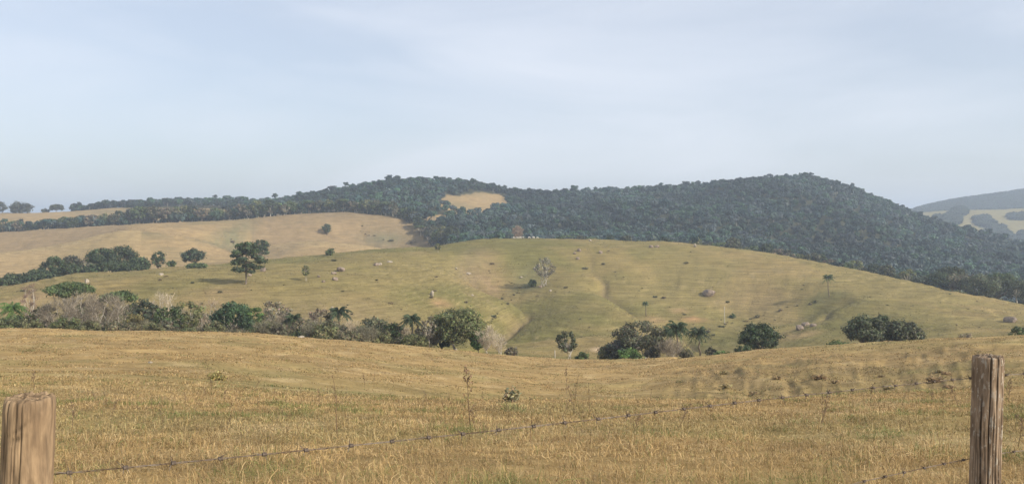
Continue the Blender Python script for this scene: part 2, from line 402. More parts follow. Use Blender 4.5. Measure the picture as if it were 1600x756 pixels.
for (px, py, rx, ry, col, f) in [
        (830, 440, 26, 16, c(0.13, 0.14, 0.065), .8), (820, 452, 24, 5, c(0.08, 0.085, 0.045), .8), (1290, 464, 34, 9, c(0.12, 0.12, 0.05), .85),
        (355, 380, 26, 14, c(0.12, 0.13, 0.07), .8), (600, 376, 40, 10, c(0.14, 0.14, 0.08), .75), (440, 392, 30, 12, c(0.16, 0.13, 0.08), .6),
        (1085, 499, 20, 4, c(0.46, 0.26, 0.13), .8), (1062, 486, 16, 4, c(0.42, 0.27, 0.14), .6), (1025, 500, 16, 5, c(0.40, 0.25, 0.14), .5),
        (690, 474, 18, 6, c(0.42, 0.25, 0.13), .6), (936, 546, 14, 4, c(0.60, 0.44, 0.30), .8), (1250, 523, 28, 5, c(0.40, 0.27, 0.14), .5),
        (760, 453, 30, 12, c(0.33, 0.21, 0.12), .5), (735, 432, 26, 14, c(0.22, 0.165, 0.10), .55), (1170, 475, 60, 22, c(0.24, 0.17, 0.09), .55),  # middle patch: browner grass plus painted shade on the hollow's left-facing wall
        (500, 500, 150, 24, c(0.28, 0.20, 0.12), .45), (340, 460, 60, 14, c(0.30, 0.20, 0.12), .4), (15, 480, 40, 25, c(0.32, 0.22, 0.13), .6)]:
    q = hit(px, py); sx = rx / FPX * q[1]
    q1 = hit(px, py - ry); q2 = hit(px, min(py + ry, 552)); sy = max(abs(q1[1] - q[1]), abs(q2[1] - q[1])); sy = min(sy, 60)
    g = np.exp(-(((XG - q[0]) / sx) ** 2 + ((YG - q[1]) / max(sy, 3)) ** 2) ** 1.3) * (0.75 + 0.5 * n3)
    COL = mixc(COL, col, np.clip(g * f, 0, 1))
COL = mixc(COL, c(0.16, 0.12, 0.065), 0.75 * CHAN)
# far meadow patches and the dark wooded far ridge
farm = sstep(1330, 1430, DG)
fc = mixc(np.broadcast_to(c(0.20, 0.17, 0.075), COL.shape), c(0.05, 0.065, 0.04), (far_patch(PXG, HOR + (EYE - TAB) / DG * FPX, XG, YG) > 0).astype(float))
COL = mixc(COL, fc, farm)
COL = mixc(COL, c(0.035, 0.05, 0.035), sstep(1880, 1960, DG))

# --- which ground carries forest (1) and which is pasture (0)
GY = HOR + (EYE - TAB) / DG * FPX
def forest_density(px, D):
    """0..1 density of forest at picture column px and distance D"""
    px = np.asarray(px, float); D = np.asarray(D, float)
    T = np.interp(px, PXA, TD); P = np.interp(px, PXA, PD_); Wd = np.interp(px, PXA, WD)
    x = (px - 800) / FPX * D; gy = HOR + (EYE - H(x, D)) / D * FPX
    a = ((px > 705) & (D > P + 45) & (D < Wd + 70)).astype(float)
    a = np.where((px > 705) & (px < 790) & (D < P + 95), 0, a)
    edge = np.interp(px, [430, 470, 520, 600, 640, 670, 705], [70, 45, 25, 12, 0, -35, -90])
    b = ((px > 440) & (px <= 705) & (D > T + edge + 8) & (D < Wd + 70)).astype(float)
    f = np.maximum(a, b)
    # grass clearings
    e = ((px - 742) / 54) ** 2 + ((gy - 320) / 19) ** 2 + 0.35 * vnoise(px / 12, gy / 5, 3)
    f = np.where((e < 1) & (D > T) & (D < Wd - 22), 0, f)
    e = ((px - 682) / 20) ** 2 + ((gy - 341) / 6) ** 2 + 0.3 * vnoise(px / 8, gy / 3, 4)
    f = np.where((e < 1) & (D > T) & (D < Wd - 22), 0, f)
    # band behind the tan hill and wood along the far left ridge
    band = (px <= 470) & (D > T + 14) & (D < T + 62)
    f = np.where(band, np.interp(px, [-900, 0, 60, 150, 220, 300, 470], [.5, .6, .8, .9, .8, .7, .8]), f)
    ridge = (px <= 500) & (px > 112) & (D > Wd - np.interp(px, [112, 200, 330, 470], [5, 20, 60, 130])) & (D < Wd + 60)
    f = np.where(ridge, 0.9, f)
    return f
FD = forest_density(PXG, DG)
COL = mixc(COL, c(0.045, 0.05, 0.028), np.clip(FD, 0, 1) * 0.95)

def ground_mat():
    m, nt, b = new_mat('pasture'); L = nt.links
    at_ = nd(nt, 'ShaderNodeAttribute', attribute_name='Col'); geo = nd(nt, 'ShaderNodeNewGeometry')
    def noise(scale, detail, rough=0.6, vec=None):
        n = nd(nt, 'ShaderNodeTexNoise', Scale=scale, Detail=detail, Roughness=rough); L.new(vec or geo.outputs['Position'], n.inputs['Vector']); return n.outputs['Fac']
    mp = nd(nt, 'ShaderNodeMapping'); mp.inputs['Scale'].default_value = (0.07, 0.07, 2.6); L.new(geo.outputs['Position'], mp.inputs['Vector'])
    contour = noise(1.0, 5.0, 0.7, mp.outputs[0])
    fine = noise(1.7, 9.0, 0.75); mid = noise(0.16, 5.0, 0.6)
    def rng(v, lo, hi, a=0.3, bb=0.7):
        r = nd(nt, 'ShaderNodeMapRange'); r.inputs['From Min'].default_value = a; r.inputs['From Max'].default_value = bb
        r.inputs['To Min'].default_value = lo; r.inputs['To Max'].default_value = hi; L.new(v, r.inputs['Value']); return r.outputs['Result']
    def mul(a, b2):
        k = nd(nt, 'ShaderNodeMath', operation='MULTIPLY'); L.new(a, k.inputs[0]); L.new(b2, k.inputs[1]); return k.outputs[0]
    f = mul(mul(rng(fine, 0.72, 1.28), rng(mid, 0.86, 1.14)), rng(contour, 0.70, 1.30))
    sc = nd(nt, 'ShaderNodeVectorMath', operation='SCALE'); L.new(at_.outputs['Color'], sc.inputs[0]); L.new(f, sc.inputs['Scale'])
    L.new(sc.outputs['Vector'], b.inputs['Base Color'])
    b.inputs['Roughness'].default_value = 0.95; b.inputs['Specular IOR Level'].default_value = 0.05
    bp = nd(nt, 'ShaderNodeBump', Strength=0.7, Distance=0.25); L.new(fine, bp.inputs['Height'])
    bp2 = nd(nt, 'ShaderNodeBump', Strength=0.5, Distance=0.35); L.new(contour, bp2.inputs['Height']); L.new(bp.outputs[0], bp2.inputs['Normal'])
    L.new(bp2.outputs[0], b.inputs['Normal'])
    return m
M_GROUND = ground_mat()

# one sheet: the seen fan plus a wide fan closing the circle round the camera
V = np.stack([XG, YG, TAB], -1).reshape(-1, 3); Cc = COL.reshape(-1, 3)
idx = np.arange(NPX * NR).reshape(NPX, NR)
Q = np.stack([idx[:-1, :-1], idx[1:, :-1], idx[1:, 1:], idx[:-1, 1:]], -1).reshape(-1, 4)
thR = math.atan2(1, (PXA[-1] - 800) / FPX); thL = math.atan2(1, (PXA[0] - 800) / FPX)   # angles from +x
nb = 90; ths = np.linspace(thR, thL - 2 * math.pi, nb)
rows = np.arange(0, NR, 6); rows = np.append(rows, NR - 1)
ex = []; ec = []
for k, th in enumerate(ths):
    f = k / (nb - 1); wgt = math.sin(math.pi * f)
    rr = DA[rows]; base_r = TAB[-1, rows]; base_l = TAB[0, rows]
    z = base_r * (1 - f) + base_l * f
    zb = -0.02 * np.maximum(rr - 20, 0) ** 0.8 * (1 - f * (1 - f) * 2)
    z = z * (1 - wgt) + zb * wgt + (0.02 * rr * np.sin(3 * th) * wgt) * (rr > 60) * 0.2
    cr_ = math.sqrt(1 + ((PXA[-1] - 800) / FPX) ** 2); cl_ = math.sqrt(1 + ((PXA[0] - 800) / FPX) ** 2)
    R = rr * (cr_ * (1 - f) + cl_ * f)
    ex.append(np.stack([R * math.cos(th), R * math.sin(th), z - (0.0 if 0 < k < nb - 1 else 0.0)], -1)); ec.append(np.broadcast_to(c(0.27, 0.21, 0.105), (len(rr), 3)))
EX = np.array(ex); n0 = len(V); m2 = len(rows)
ie = np.arange(nb * m2).reshape(nb, m2) + n0
Q2 = np.stack([ie[:-1, :-1], ie[1:, :-1], ie[1:, 1:], ie[:-1, 1:]], -1).reshape(-1, 4)[:, ::-1][:, ::-1]
V = np.vstack([V, EX.reshape(-1, 3), [[0, 0, 0.0]]]); Cc = np.vstack([Cc, np.array(ec).reshape(-1, 3), [[0.27, 0.21, 0.105]]])
cidx = len(V) - 1
ring = list(idx[::-1, 0][::-1]) + list(ie[:, 0])
Tc = [(cidx, ring[i + 1], ring[i]) for i in range(len(ring) - 1)] + [(cidx, ring[0], ring[-1])]
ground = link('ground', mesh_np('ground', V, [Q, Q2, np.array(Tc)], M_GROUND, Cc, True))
tag(ground, 'rolling dry pasture hills and valley ground', None, None, 'structure')

# ------------------------------------------------------------------ trees
def unit(n, rng):
    v = rng.normal(size=(n, 3)); return v / np.linalg.norm(v, axis=1)[:, None]

def leaves(buf, cen, rad, n, size, col, rng, shell=0.55, tri=False, up=0.25, cvar=0.25, jit=0.6):
    """n leaf sprays spread through an ellipsoid, denser towards its surface"""
    d = unit(n, rng); r = (shell + (1 - shell) * rng.random(n)) * (1 + 0.18 * rng.normal(size=n))
    P = np.asarray(cen) + d * r[:, None] * np.asarray(rad)
    nn = d * 0.95 + unit(n, rng) * jit + np.array([0, 0, up]); nn /= np.linalg.norm(nn, axis=1)[:, None]
    a = np.cross(nn, unit(n, rng)); a /= np.linalg.norm(a, axis=1)[:, None] + 1e-9; b = np.cross(nn, a)
    s = size * (0.6 + 0.8 * rng.random(n))[:, None]
    cc = np.asarray(col) * (1 + cvar * rng.normal(size=(n, 1))) * (1 + 0.08 * rng.normal(size=(n, 3))); cc = np.clip(cc, 0.01, 1)
    if tri:
        Vv = np.stack([P + a * s, P - a * s * 0.6 + b * s * 0.9, P - a * s * 0.5 - b * s * 0.9], 1).reshape(-1, 3)
        buf.add(Vv, T=np.arange(3 * n).reshape(n, 3), C=np.repeat(cc, 3, 0))
    else:
        Vv = np.stack([P + a * s, P + b * s * 0.55, P - a * s * 0.8, P - b * s * 0.6], 1).reshape(-1, 3)
        buf.add(Vv, Q=np.arange(4 * n).reshape(n, 4), C=np.repeat(cc, 4, 0))

def limb(buf, p0, p1, r0, r1, rng, bow=0.12, k=5, n=5, sag=0.0):
    t = np.linspace(0, 1, n)[:, None]; p0 = np.asarray(p0, float); p1 = np.asarray(p1, float)
    L_ = np.linalg.norm(p1 - p0); off = rng.normal(size=3) * bow * L_; off[2] = abs(off[2]) * 0.3 + sag * L_
    P = p0 * (1 - t) + p1 * t + off * (t * (1 - t) * 4) * 0.5 + rng.normal(size=(n, 3)) * 0.015 * L_ * (t * (1 - t) * 4)
    buf.tube(P, (r0 * (1 - t) + r1 * t).ravel(), k); return P

G_DARK = (0.050, 0.068, 0.032); G_MID = (0.075, 0.100, 0.040); G_OLIVE = (0.115, 0.120, 0.052); G_GREY = (0.145, 0.132, 0.088)
G_BRIGHT = (0.080, 0.130, 0.038); BARE = (0.20, 0.168, 0.122); G_YEL = (0.15, 0.13, 0.05)

def twigs(buf, cen, rad, n, ln, wd, col, rng):
    d = unit(n, rng); d[:, 2] = np.abs(d[:, 2]) * 0.8 + 0.1 * d[:, 2]
    P = np.asarray(cen) + unit(n, rng) * (rng.random(n) ** 0.5)[:, None] * np.asarray(rad) * 0.9
    dr = (P - np.asarray(cen)) / np.asarray(rad) + d * 0.8 + np.array([0, 0, 0.45]); dr /= np.linalg.norm(dr, axis=1)[:, None]
    l = ln * (0.5 + rng.random(n))[:, None]; s = np.cross(dr, unit(n, rng)); s /= np.linalg.norm(s, axis=1)[:, None]
    kk = unit(n, rng) * 0.25
    M_ = P + dr * l * 0.5 + kk * l * 0.4; E = P + dr * l + kk * l * 0.2
    Vv = np.stack([P - s * wd, P + s * wd, M_ + s * wd * 0.7, M_ - s * wd * 0.7, E], 1).reshape(-1, 3)
    cc = np.asarray(col) * (1 + 0.2 * rng.normal(size=(n, 1))); cc = np.clip(cc, 0.02, 1)
    i = np.arange(n)[:, None] * 5
    buf.add(Vv, Q=i + np.array([[0, 1, 2, 3]]), T=i + np.array([[3, 2, 4]]), C=np.repeat(cc, 5, 0))

def build_tree(kind, h, wdt, seed, col=None, leafsize=0.30, dens=1.0, bark=None, stems=1, cb=None):
    """returns (trunk mesh, crown mesh); base at origin, height h, crown width wdt"""
    rng = np.random.default_rng(seed); tb = Buf(); cb_ = Buf(); R = wdt / 2
    tr = max(0.06, 0.016 * h + 0.012 * wdt)
    mat = bark or (M_BARK_PALE if kind in ('umbrella', 'airy', 'bare') else M_BARK_DARK)
    def stem_to(top, r0, lean=0.05):
        p0 = np.array([rng.normal() * 0.12 * stems * (stems > 1) * 2, rng.normal() * 0.12 * stems * (stems > 1) * 2, -0.4])
        return limb(tb, p0, top, r0, r0 * 0.55, rng, 0.06, 7, 7)
    if kind == 'palm':
        top = np.array([rng.normal() * 0.04 * h, rng.normal() * 0.04 * h, h * 0.84])
        P = limb(tb, (0, 0, -0.4), top, 0.19, 0.13, rng, 0.03, 8, 8)
        nf = 26
        for k in range(nf):
            az = k * 2.399 + rng.normal() * 0.2; el = np.interp(k, [0, nf - 1], [1.25, -0.45]) + rng.normal() * 0.12
            ln = R * 1.25 * (0.85 + 0.3 * rng.random()); t = np.linspace(0, 1, 9)
            hx = ln * t * math.cos(el) * (1 - 0.12 * t) + 0.25 * ln * t * t * max(0, el) * 0.5; hz = ln * (math.sin(el) * t - (0.62 if el > 0 else 0.45) * t * t)
            A = np.stack([top[0] + math.cos(az) * hx, top[1] + math.sin(az) * hx, top[2] + 0.1 + hz], -1)
            cc = np.asarray(col or G_MID) * (1 + 0.2 * rng.normal()); cc = np.clip(cc, 0.02, 1)
            cb_.tube(A, np.linspace(0.045, 0.012, 9), 3, cc)
            side = np.array([-math.sin(az), math.cos(az), 0])
            m_ = 20; tt = np.linspace(0.12, 1, m_)
            B = np.stack([np.interp(tt, t, A[:, i]) for i in range(3)], -1)
            fw = np.array([math.cos(az), math.sin(az), 0]) * 0.35
            for sgn in (-1, 1):
                ll = (0.62 * R / 2.2) * np.sin(np.pi * (0.15 + 0.8 * tt))[:, None] * (0.8 + 0.4 * rng.random((m_, 1)))
                E = B + (side * sgn * 0.55 + fw + np.array([0, 0, -0.75]) + 0.25 * rng.normal(size=(m_, 3))) * ll
                wv = np.gradient(B, axis=0); wv /= np.linalg.norm(wv, axis=1)[:, None]; wv = wv * 0.075
                Vv = np.stack([B - wv, B + wv, E + wv * 0.4, E - wv * 0.4], 1).reshape(-1, 3)
                cb_.add(Vv, Q=np.arange(4 * m_).reshape(m_, 4), C=cc)
        # old hanging fronds
        leaves(cb_, top - np.array([0, 0, 0.5]), (0.4, 0.4, 0.9), 30, 0.28, (0.16, 0.12, 0.07), rng)
        return tb.mesh('trunk', mat, True), cb_.mesh('crown', M_LEAF)
    if kind in ('broad', 'bush', 'airy', 'umbrella', 'bare', 'pine', 'oval'):
        if kind == 'bush': z0, zc, rz, ncl = 0.0, 0.48, 0.50, 12
        elif kind == 'broad': z0, zc, rz, ncl = 0.20, 0.56, 0.44, 30
        elif kind == 'umbrella': z0, zc, rz, ncl = 0.5, 0.86, 0.13, 18
        elif kind == 'airy': z0, zc, rz, ncl = 0.30, 0.62, 0.38, 24
        elif kind == 'bare': z0, zc, rz, ncl = 0.12, 0.58, 0.42, 14
        elif kind == 'oval': z0, zc, rz, ncl = 0.12, 0.55, 0.45, 14
        else: z0, zc, rz, ncl = 0.3, 0.66, 0.36, 22
        col = col or {'bush': G_MID, 'broad': G_DARK, 'umbrella': G_MID, 'airy': G_OLIVE, 'bare': BARE, 'pine': G_DARK, 'oval': G_MID}[kind]
        tips = []
        for s in range(stems):
            a0 = rng.random() * 6.28; sp = 0 if stems == 1 else 0.35 * R
            fork = np.array([math.cos(a0) * sp, math.sin(a0) * sp, h * max(z0, 0.12) * (0.9 + 0.3 * rng.random())]) + np.array([rng.normal() * .03 * h, rng.normal() * .03 * h, 0])
            stem_to(fork, tr if stems == 1 else tr * 0.6); tips.append(fork)
        if kind in ('pine',):
            top = np.array([0.03 * h, 0, h * 0.97]); limb(tb, tips[0], top, tr * 0.6, 0.04, rng, 0.03, 6, 6)
        ga = rng.random() * 6.28
        for k in range(ncl):
            u = (k + 0.5) / ncl; az = ga + k * 2.399963 + rng.normal() * 0.35
            if kind == 'umbrella':
                q = math.sqrt(u); c_ = np.array([math.cos(az) * R * 0.82 * q, math.sin(az) * R * 0.82 * q, h * (zc + rz * (0.75 - 1.15 * q * q) * 0.62 + 0.02 * rng.normal())])
                cr_ = np.array([R * 0.30, R * 0.30, h * 0.055 + 0.18]) * (0.8 + 0.4 * rng.random())
            elif kind == 'pine':
                zz = u; prof = np.interp(zz, [0, .15, .5, .85, 1], [.6, .85, 1.0, .75, .25]) * rng.uniform(0.6, 1.15)
                c_ = np.array([math.cos(az) * R * 0.72 * prof, math.sin(az) * R * 0.72 * prof, h * (0.28 + 0.66 * zz)]); cr_ = np.array([R * .36, R * .36, h * 0.06]) * (0.7 + 0.5 * rng.random())
            else:
                zz = 1 - (2 if kind != 'broad' else 1.55) * u; rr = math.sqrt(max(0, 1 - zz * zz)) * (0.66 + 0.22 * rng.random())
                flat = 0.75 if kind != 'oval' else 0.6
                c_ = np.array([math.cos(az) * R * rr, math.sin(az) * R * rr, h * (zc + rz * zz * 0.72)])
                s_ = {'airy': 0.25, 'broad': 0.25}.get(kind, 0.34) * (0.7 + 0.6 * rng.random())
                if kind in ('broad', 'airy'):
                    c_[2] -= h * 0.05 * (rr ** 2); 
                cr_ = np.array([R * s_ * (0.8 + 0.5 * rng.random()), R * s_ * (0.8 + 0.5 * rng.random()), min(R * s_ * flat, h * rz * 0.5) * (0.7 + 0.4 * rng.random()) + 0.1])
            tip = tips[k % len(tips)]
            attach = tip if kind != 'pine' else np.array([0, 0, c_[2] - 0.04 * h])
            limb(tb, attach, c_ - np.array([0, 0, cr_[2] * 0.3]), tr * (0.42 if kind != 'bare' else 0.36), tr * 0.10 + 0.012, rng, 0.14, 5, 6)
            if kind == 'bare':
                for _ in range(3):
                    e = c_ + unit(1, rng)[0] * cr_ * 1.1; e[2] += cr_[2] * 0.5; limb(tb, c_ - np.array([0, 0, cr_[2] * 0.3]), e, tr * 0.10 + .012, 0.012, rng, 0.15, 3, 4)
                twigs(cb_, c_, cr_ * 1.35, int(70 * dens), 0.28 * R * 0.6 + 0.35, 0.028, col, rng)
            else:
                area = 4 * math.pi * (np.prod(cr_) ** (2 / 3)); dn = {'airy': 0.62, 'umbrella': 1.15, 'pine': 0.9}.get(kind, 1.0)
                n = int(area / (leafsize ** 2) * 0.62 * dens * dn) + 6
                leaves(cb_, c_, cr_, n, leafsize, np.asarray(col) * (0.65 + 0.75 * rng.random()), rng)
                if kind in ('broad', 'bush', 'oval', 'airy'):   # stray outer sprays break up the outline
                    leaves(cb_, c_, cr_ * 1.3, n // 5, leafsize * 0.8, col, rng, 0.85)
        if kind in ('broad', 'bush', 'oval'):
            leaves(cb_, (0, 0, h * zc), (R * 0.5, R * 0.5, h * rz * 0.5), int((25 if kind == 'broad' else 60) * dens), leafsize * 1.6, np.asarray(col) * 0.9, rng, 0.2)
        return tb.mesh('trunk', mat, True), cb_.mesh('crown', M_LEAF)

def add_tree(name, kind, px, D, ytop, wpx, label, cat='tree', group=None, seed=None, ground_pt=None, **kw):
    p = at(px, D) if ground_pt is None else ground_pt
    D = p[1]; h = EYE - D * (ytop - HOR) / FPX - p[2]; wm = wpx * D / FPX
    t, c_ = build_tree(kind, h, wm, seed if seed is not None else int(abs(px) * 7 + D), **kw)
    r = empty(name, p - np.array([0, 0, 0.05])); link('trunk', t, r); link('crown', c_, r)
    return tag(r, label, cat, group)

# valley row behind the near field (left to right)
VT = [
 ('palm_tree','palm', 22, 172, 472, 44, 'shaggy green palm at the far left end of the valley tree row', dict(col=G_BRIGHT)),
 ('bare_tree','bare', 46, 196, 444, 22, 'thin leafless brown tree rising above the green palm at far left', dict(col=(0.19,0.13,0.10), dens=1.2)),
 ('broadleaf_tree','airy', 62, 182, 482, 36, 'pale leaning-trunk tree just right of the leftmost palm', dict(col=G_YEL, stems=2)),
 ('umbrella_tree','umbrella', 106, 178, 439, 78, 'tall flat topped umbrella tree, the highest and widest in the left valley row', dict(dens=1.3)),
 ('umbrella_tree','umbrella', 184, 184, 452, 54, 'smaller flat topped umbrella tree right of the tallest umbrella tree', dict(col=G_MID, dens=1.1)),
 ('bare_tree','bare', 92, 165, 476, 58, 'low grey leafless tree below the tallest umbrella tree', dict(dens=2.4, stems=3)),
 ('bare_tree','bare', 130, 172, 462, 52, 'grey brown leafless tree under the right edge of the tall umbrella tree', dict(dens=2.2, stems=2)),
 ('bare_tree','bare', 165, 166, 468, 58, 'wide grey leafless tree left of the smaller umbrella tree trunk', dict(dens=2.4, stems=3)),
 ('broadleaf_tree','broad', 122, 180, 478, 34, 'dark green tree glimpsed between grey leafless trees', dict(col=G_DARK)),
 ('bush','bush', 212, 158, 487, 36, 'rounded yellowish bush at the foot of the left valley row', dict(col=G_YEL, dens=1.1)),
 ('broadleaf_tree','broad', 226, 176, 468, 44, 'dark green tree directly behind the yellowish bush', dict(col=(0.055,0.065,0.04))),
 ('bare_tree','bare', 256, 178, 458, 40, 'pale whitish leafless tree with upswept limbs over green trees', dict(col=(0.42,0.35,0.27), dens=1.0, stems=2)),
 ('broadleaf_tree','airy', 262, 168, 482, 44, 'bluish green tree below the pale upswept leafless tree', dict(col=G_MID, dens=1.4)),
 ('broadleaf_tree','airy', 293, 172, 472, 46, 'broad green tree with tangled pale branches, right of the upswept tree', dict(col=G_OLIVE, dens=1.3, stems=2)),
 ('bare_tree','bare', 330, 176, 470, 44, 'faint brown leafless tree left of the dense dark green clump', dict(col=(0.27,0.20,0.14), dens=0.8, stems=2)),
 ('broadleaf_tree','broad', 364, 168, 475, 60, 'dense dark green tree with a pale straight trunk in the left valley row', dict(col=(0.045,0.075,0.036), bark=M_BARK_PALE, dens=1.2)),
 ('broadleaf_tree','oval', 394, 171, 480, 36, 'bright green tree at the right side of the dense dark clump', dict(col=G_BRIGHT)),
 ('grey_tree','airy', 432, 176, 472, 52, 'grey thin leaved tree right of the bright green tree', dict(col=(0.17,0.15,0.105), dens=1.0, stems=3)),
 ('palm_tree','palm', 459, 170, 490, 34, 'short dark palm between two grey leafless trees', dict(col=G_DARK)),
 ('bush','bush', 478, 162, 508, 40, 'dark green bush at the foot of the short dark palm', dict(col=G_DARK)),
 ('grey_tree','airy', 500, 172, 484, 42, 'slender brownish grey tree left of the tall palm', dict(col=(0.17,0.14,0.10), dens=0.9, stems=3)),
 ('palm_tree','palm', 530, 170, 477, 40, 'tall dark palm standing alone above the middle of the valley row', dict(col=(0.045,0.065,0.035))),
 ('bush','bush', 512, 160, 506, 46, 'olive bush below the tall dark palm', dict(col=G_OLIVE)),
 ('bare_tree','bare', 548, 165, 508, 26, 'small pale twiggy tree just right of the tall palm', dict(col=(0.36,0.29,0.2), dens=0.9)),
 ('broadleaf_tree','airy', 583, 164, 501, 46, 'greyish green round tree midway between the two palms', dict(col=(0.09,0.095,0.055), dens=1.3)),
 ('broadleaf_tree','oval', 614, 162, 508, 34, 'small dark tree left of the second palm', dict(col=G_MID)),
 ('palm_tree','palm', 643, 160, 490, 38, 'palm standing left of the large spreading tree', dict(col=(0.05,0.068,0.035))),
 ('bush','bush', 648, 154, 522, 36, 'olive bush under the palm beside the spreading tree', dict(col=G_OLIVE)),
 ('slender_tree','airy', 671, 155, 490, 26, 'slender tree with a tall white trunk left of the large spreading tree', dict(col=G_GREY, dens=0.6)),
 ('spreading_tree','broad', 716, 158, 479, 92, 'large spreading tree with pale forked trunk, the biggest crown of the valley row', dict(col=(0.105,0.115,0.050), bark=M_BARK_PALE, dens=1.2, stems=3)),
 ('broadleaf_tree','oval', 690, 164, 505, 44, 'dark shaded tree behind the white trunk and spreading tree', dict(col=(0.03,0.045,0.035))),
 ('broadleaf_tree','oval', 748, 155, 513, 30, 'bright green small tree under the right side of the spreading tree', dict(col=(0.06,0.115,0.035), dens=1.2)),
 ('bare_tree','bare', 762, 152, 508, 30, 'pale leafless tree leaning beside the spreading tree', dict(col=(0.34,0.29,0.22), dens=1.0)),
 ('bare_tree','bare', 779, 154, 520, 22, 'clump of thin white stems at the right end of the spreading tree', dict(col=(0.38,0.33,0.25), dens=0.6, stems=3)),
 ('slender_tree','airy', 886, 168, 513, 34, 'narrow tree hung with pale stems standing alone at the valley bottom', dict(col=(0.075,0.085,0.045), dens=1.3, stems=4)),
 ('bush','bush', 910, 166, 548, 22, 'small dark bush right of the narrow valley bottom tree', dict(col=G_MID)),
 ('broadleaf_tree','airy', 1000, 168, 497, 78, 'large greyish green tree with many pale stems, left of the twin palms', dict(col=(0.105,0.105,0.062), dens=1.5, stems=6)),
 ('broadleaf_tree','oval', 972, 166, 528, 44, 'dark rounded tree at the left foot of the large greyish tree', dict(col=(0.05,0.055,0.045), dens=1.1)),
 ('bush','bush', 985, 160, 544, 36, 'low green bush at the foot of the large greyish tree', dict(col=G_BRIGHT)),
 ('palm_tree','palm', 1059, 166, 503, 46, 'bushier left palm of the pair right of the large greyish tree', dict(col=(0.05,0.072,0.035))),
 ('palm_tree','palm', 1051, 171, 509, 34, 'palm half hidden behind the bushier palm of the pair', dict(col=(0.05,0.072,0.035))),
 ('palm_tree','palm', 1095, 168, 511, 36, 'right palm of the pair with a clearly separate drooping head', dict(col=(0.05,0.068,0.035))),
 ('bare_tree','bare', 1048, 160, 532, 40, 'low grey twiggy growth around the palm trunks', dict(dens=1.8, stems=3)),
 ('bush','bush', 1112, 166, 539, 22, 'dark twiggy bush right of the separate palm', dict(col=(0.07,0.07,0.045))),
 ('bush','bush', 1128, 160, 547, 30, 'low bright green bush right of the twin palms', dict(col=G_BRIGHT)),
 ('broadleaf_tree','broad', 1186, 164, 502, 62, 'dark dense tree standing apart between the palms and the right-hand clump', dict(col=G_DARK, dens=1.2)),
 ('bush','bush', 1163, 158, 537, 28, 'dark low bush at the left foot of the dark dense tree', dict(col=G_DARK)),
 ('broadleaf_tree','broad', 1352, 158, 490, 62, 'left crown of the wide dark clump above the right-hand field', dict(col=(0.075,0.085,0.048), dens=1.2)),
 ('broadleaf_tree','broad', 1378, 162, 487, 44, 'tallest middle crown of the wide dark clump above the right-hand field', dict(col=(0.07,0.08,0.043), dens=1.1)),
 ('broadleaf_tree','broad', 1410, 158, 498, 62, 'right crown of the wide dark clump above the right-hand field', dict(col=(0.08,0.085,0.05), dens=1.2)),
 ('bush','bush', 1312, 150, 532, 36, 'grey green bush at the left foot of the wide dark clump', dict(col=G_MID)),
 ('bush','bush', 1508, 168, 519, 28, 'faint grey scrub bush left of the right fence post top', dict(col=(0.17,0.14,0.09), dens=0.6)),
 ('bush','bush', 1594, 150, 507, 36, 'green bush at the right edge of the picture under the dark boulder', dict(col=G_MID)),
]
for i, (nm, kd, px, D, yt, wp, lab, kw) in enumerate(VT):
    if kd == 'bare' and px < 210: yt -= 9; kw['dens'] = kw.get('dens', 1) * 1.2
    elif kd in ('bare', 'airy', 'oval', 'broad') and px < 660 : yt -= 7; wp *= 1.12
    add_tree(nm, kd, px, D, yt, wp, lab, cat=('bush' if nm == 'bush' else 'palm' if nm == 'palm_tree' else 'tree'), group='valley tree row', seed=100 + i, leafsize=0.26 if nm != 'bush' else 0.2, **kw)

FILL = [(74, 470, 34, 0), (146, 461, 44, 1), (200, 470, 40, 2), (240, 468, 38, 0), (276, 474, 36, 3), (318, 484, 34, 1), (343, 483, 32, 2), (418, 482, 34, 0), (446, 488, 32, 3),
        (474, 494, 34, 1), (516, 497, 34, 0), (562, 506, 32, 2), (600, 511, 30, 0), (628, 509, 32, 3), (660, 506, 32, 1), (20, 488, 44, 2), (118, 472, 40, 0), (800, 540, 20, 1), (1030, 522, 26, 0)]
for i, (px, yt, wp, kx) in enumerate(FILL):
    add_tree('feathery_tree', ['airy', 'airy', 'broad', 'bare'][kx], px, 178 + (i % 3) * 5 - (16 if px > 440 else 0), yt, wp, 'feathery grey green tree mixed into the valley tree row', group='feathery trees mixed into the valley row', seed=400 + i,
             leafsize=0.26, col=[(0.105, 0.105, 0.06), (0.13, 0.115, 0.075), (0.08, 0.10, 0.045), (0.24, 0.20, 0.145)][kx], stems=3 if kx == 3 else 1 + i % 2, dens=1.3 if kx < 3 else 1.8, bark=M_BARK_PALE)
# low scrub that closes the foot of the valley row
proto = []
for s in range(5):
    t, c_ = build_tree('bush' if s != 2 else 'bare', 2.4 + 0.3 * s, 4.2, 300 + s, col=[(0.13, 0.12, 0.07), (0.10, 0.11, 0.05), (0.14, 0.13, 0.085), (0.12, 0.12, 0.06), (0.13, 0.12, 0.08)][s], leafsize=0.2, dens=1.5, stems=2)
    proto.append((t, c_))
k = 0
for px in list(range(-6, 420, 19)) + list(range(425, 670, 17)) + [955, 1020, 1075, 1200]:
    D = 150 + 14 * RNG.random() + (8 if 800 < px else 0); p = at(px + RNG.normal() * 4, D); t, c_ = proto[k % 5]
    r = empty('scrub_bush', p - np.array([0, 0, 0.1]), RNG.random() * 6); sc = 0.7 + 0.5 * RNG.random(); r.scale = (sc, sc, sc)
    link('trunk', t, r); link('crown', c_, r); k += 1
    tag(r, 'low tangled scrub bush along the foot of the valley tree row', 'bush', 'scrub along the valley tree row')

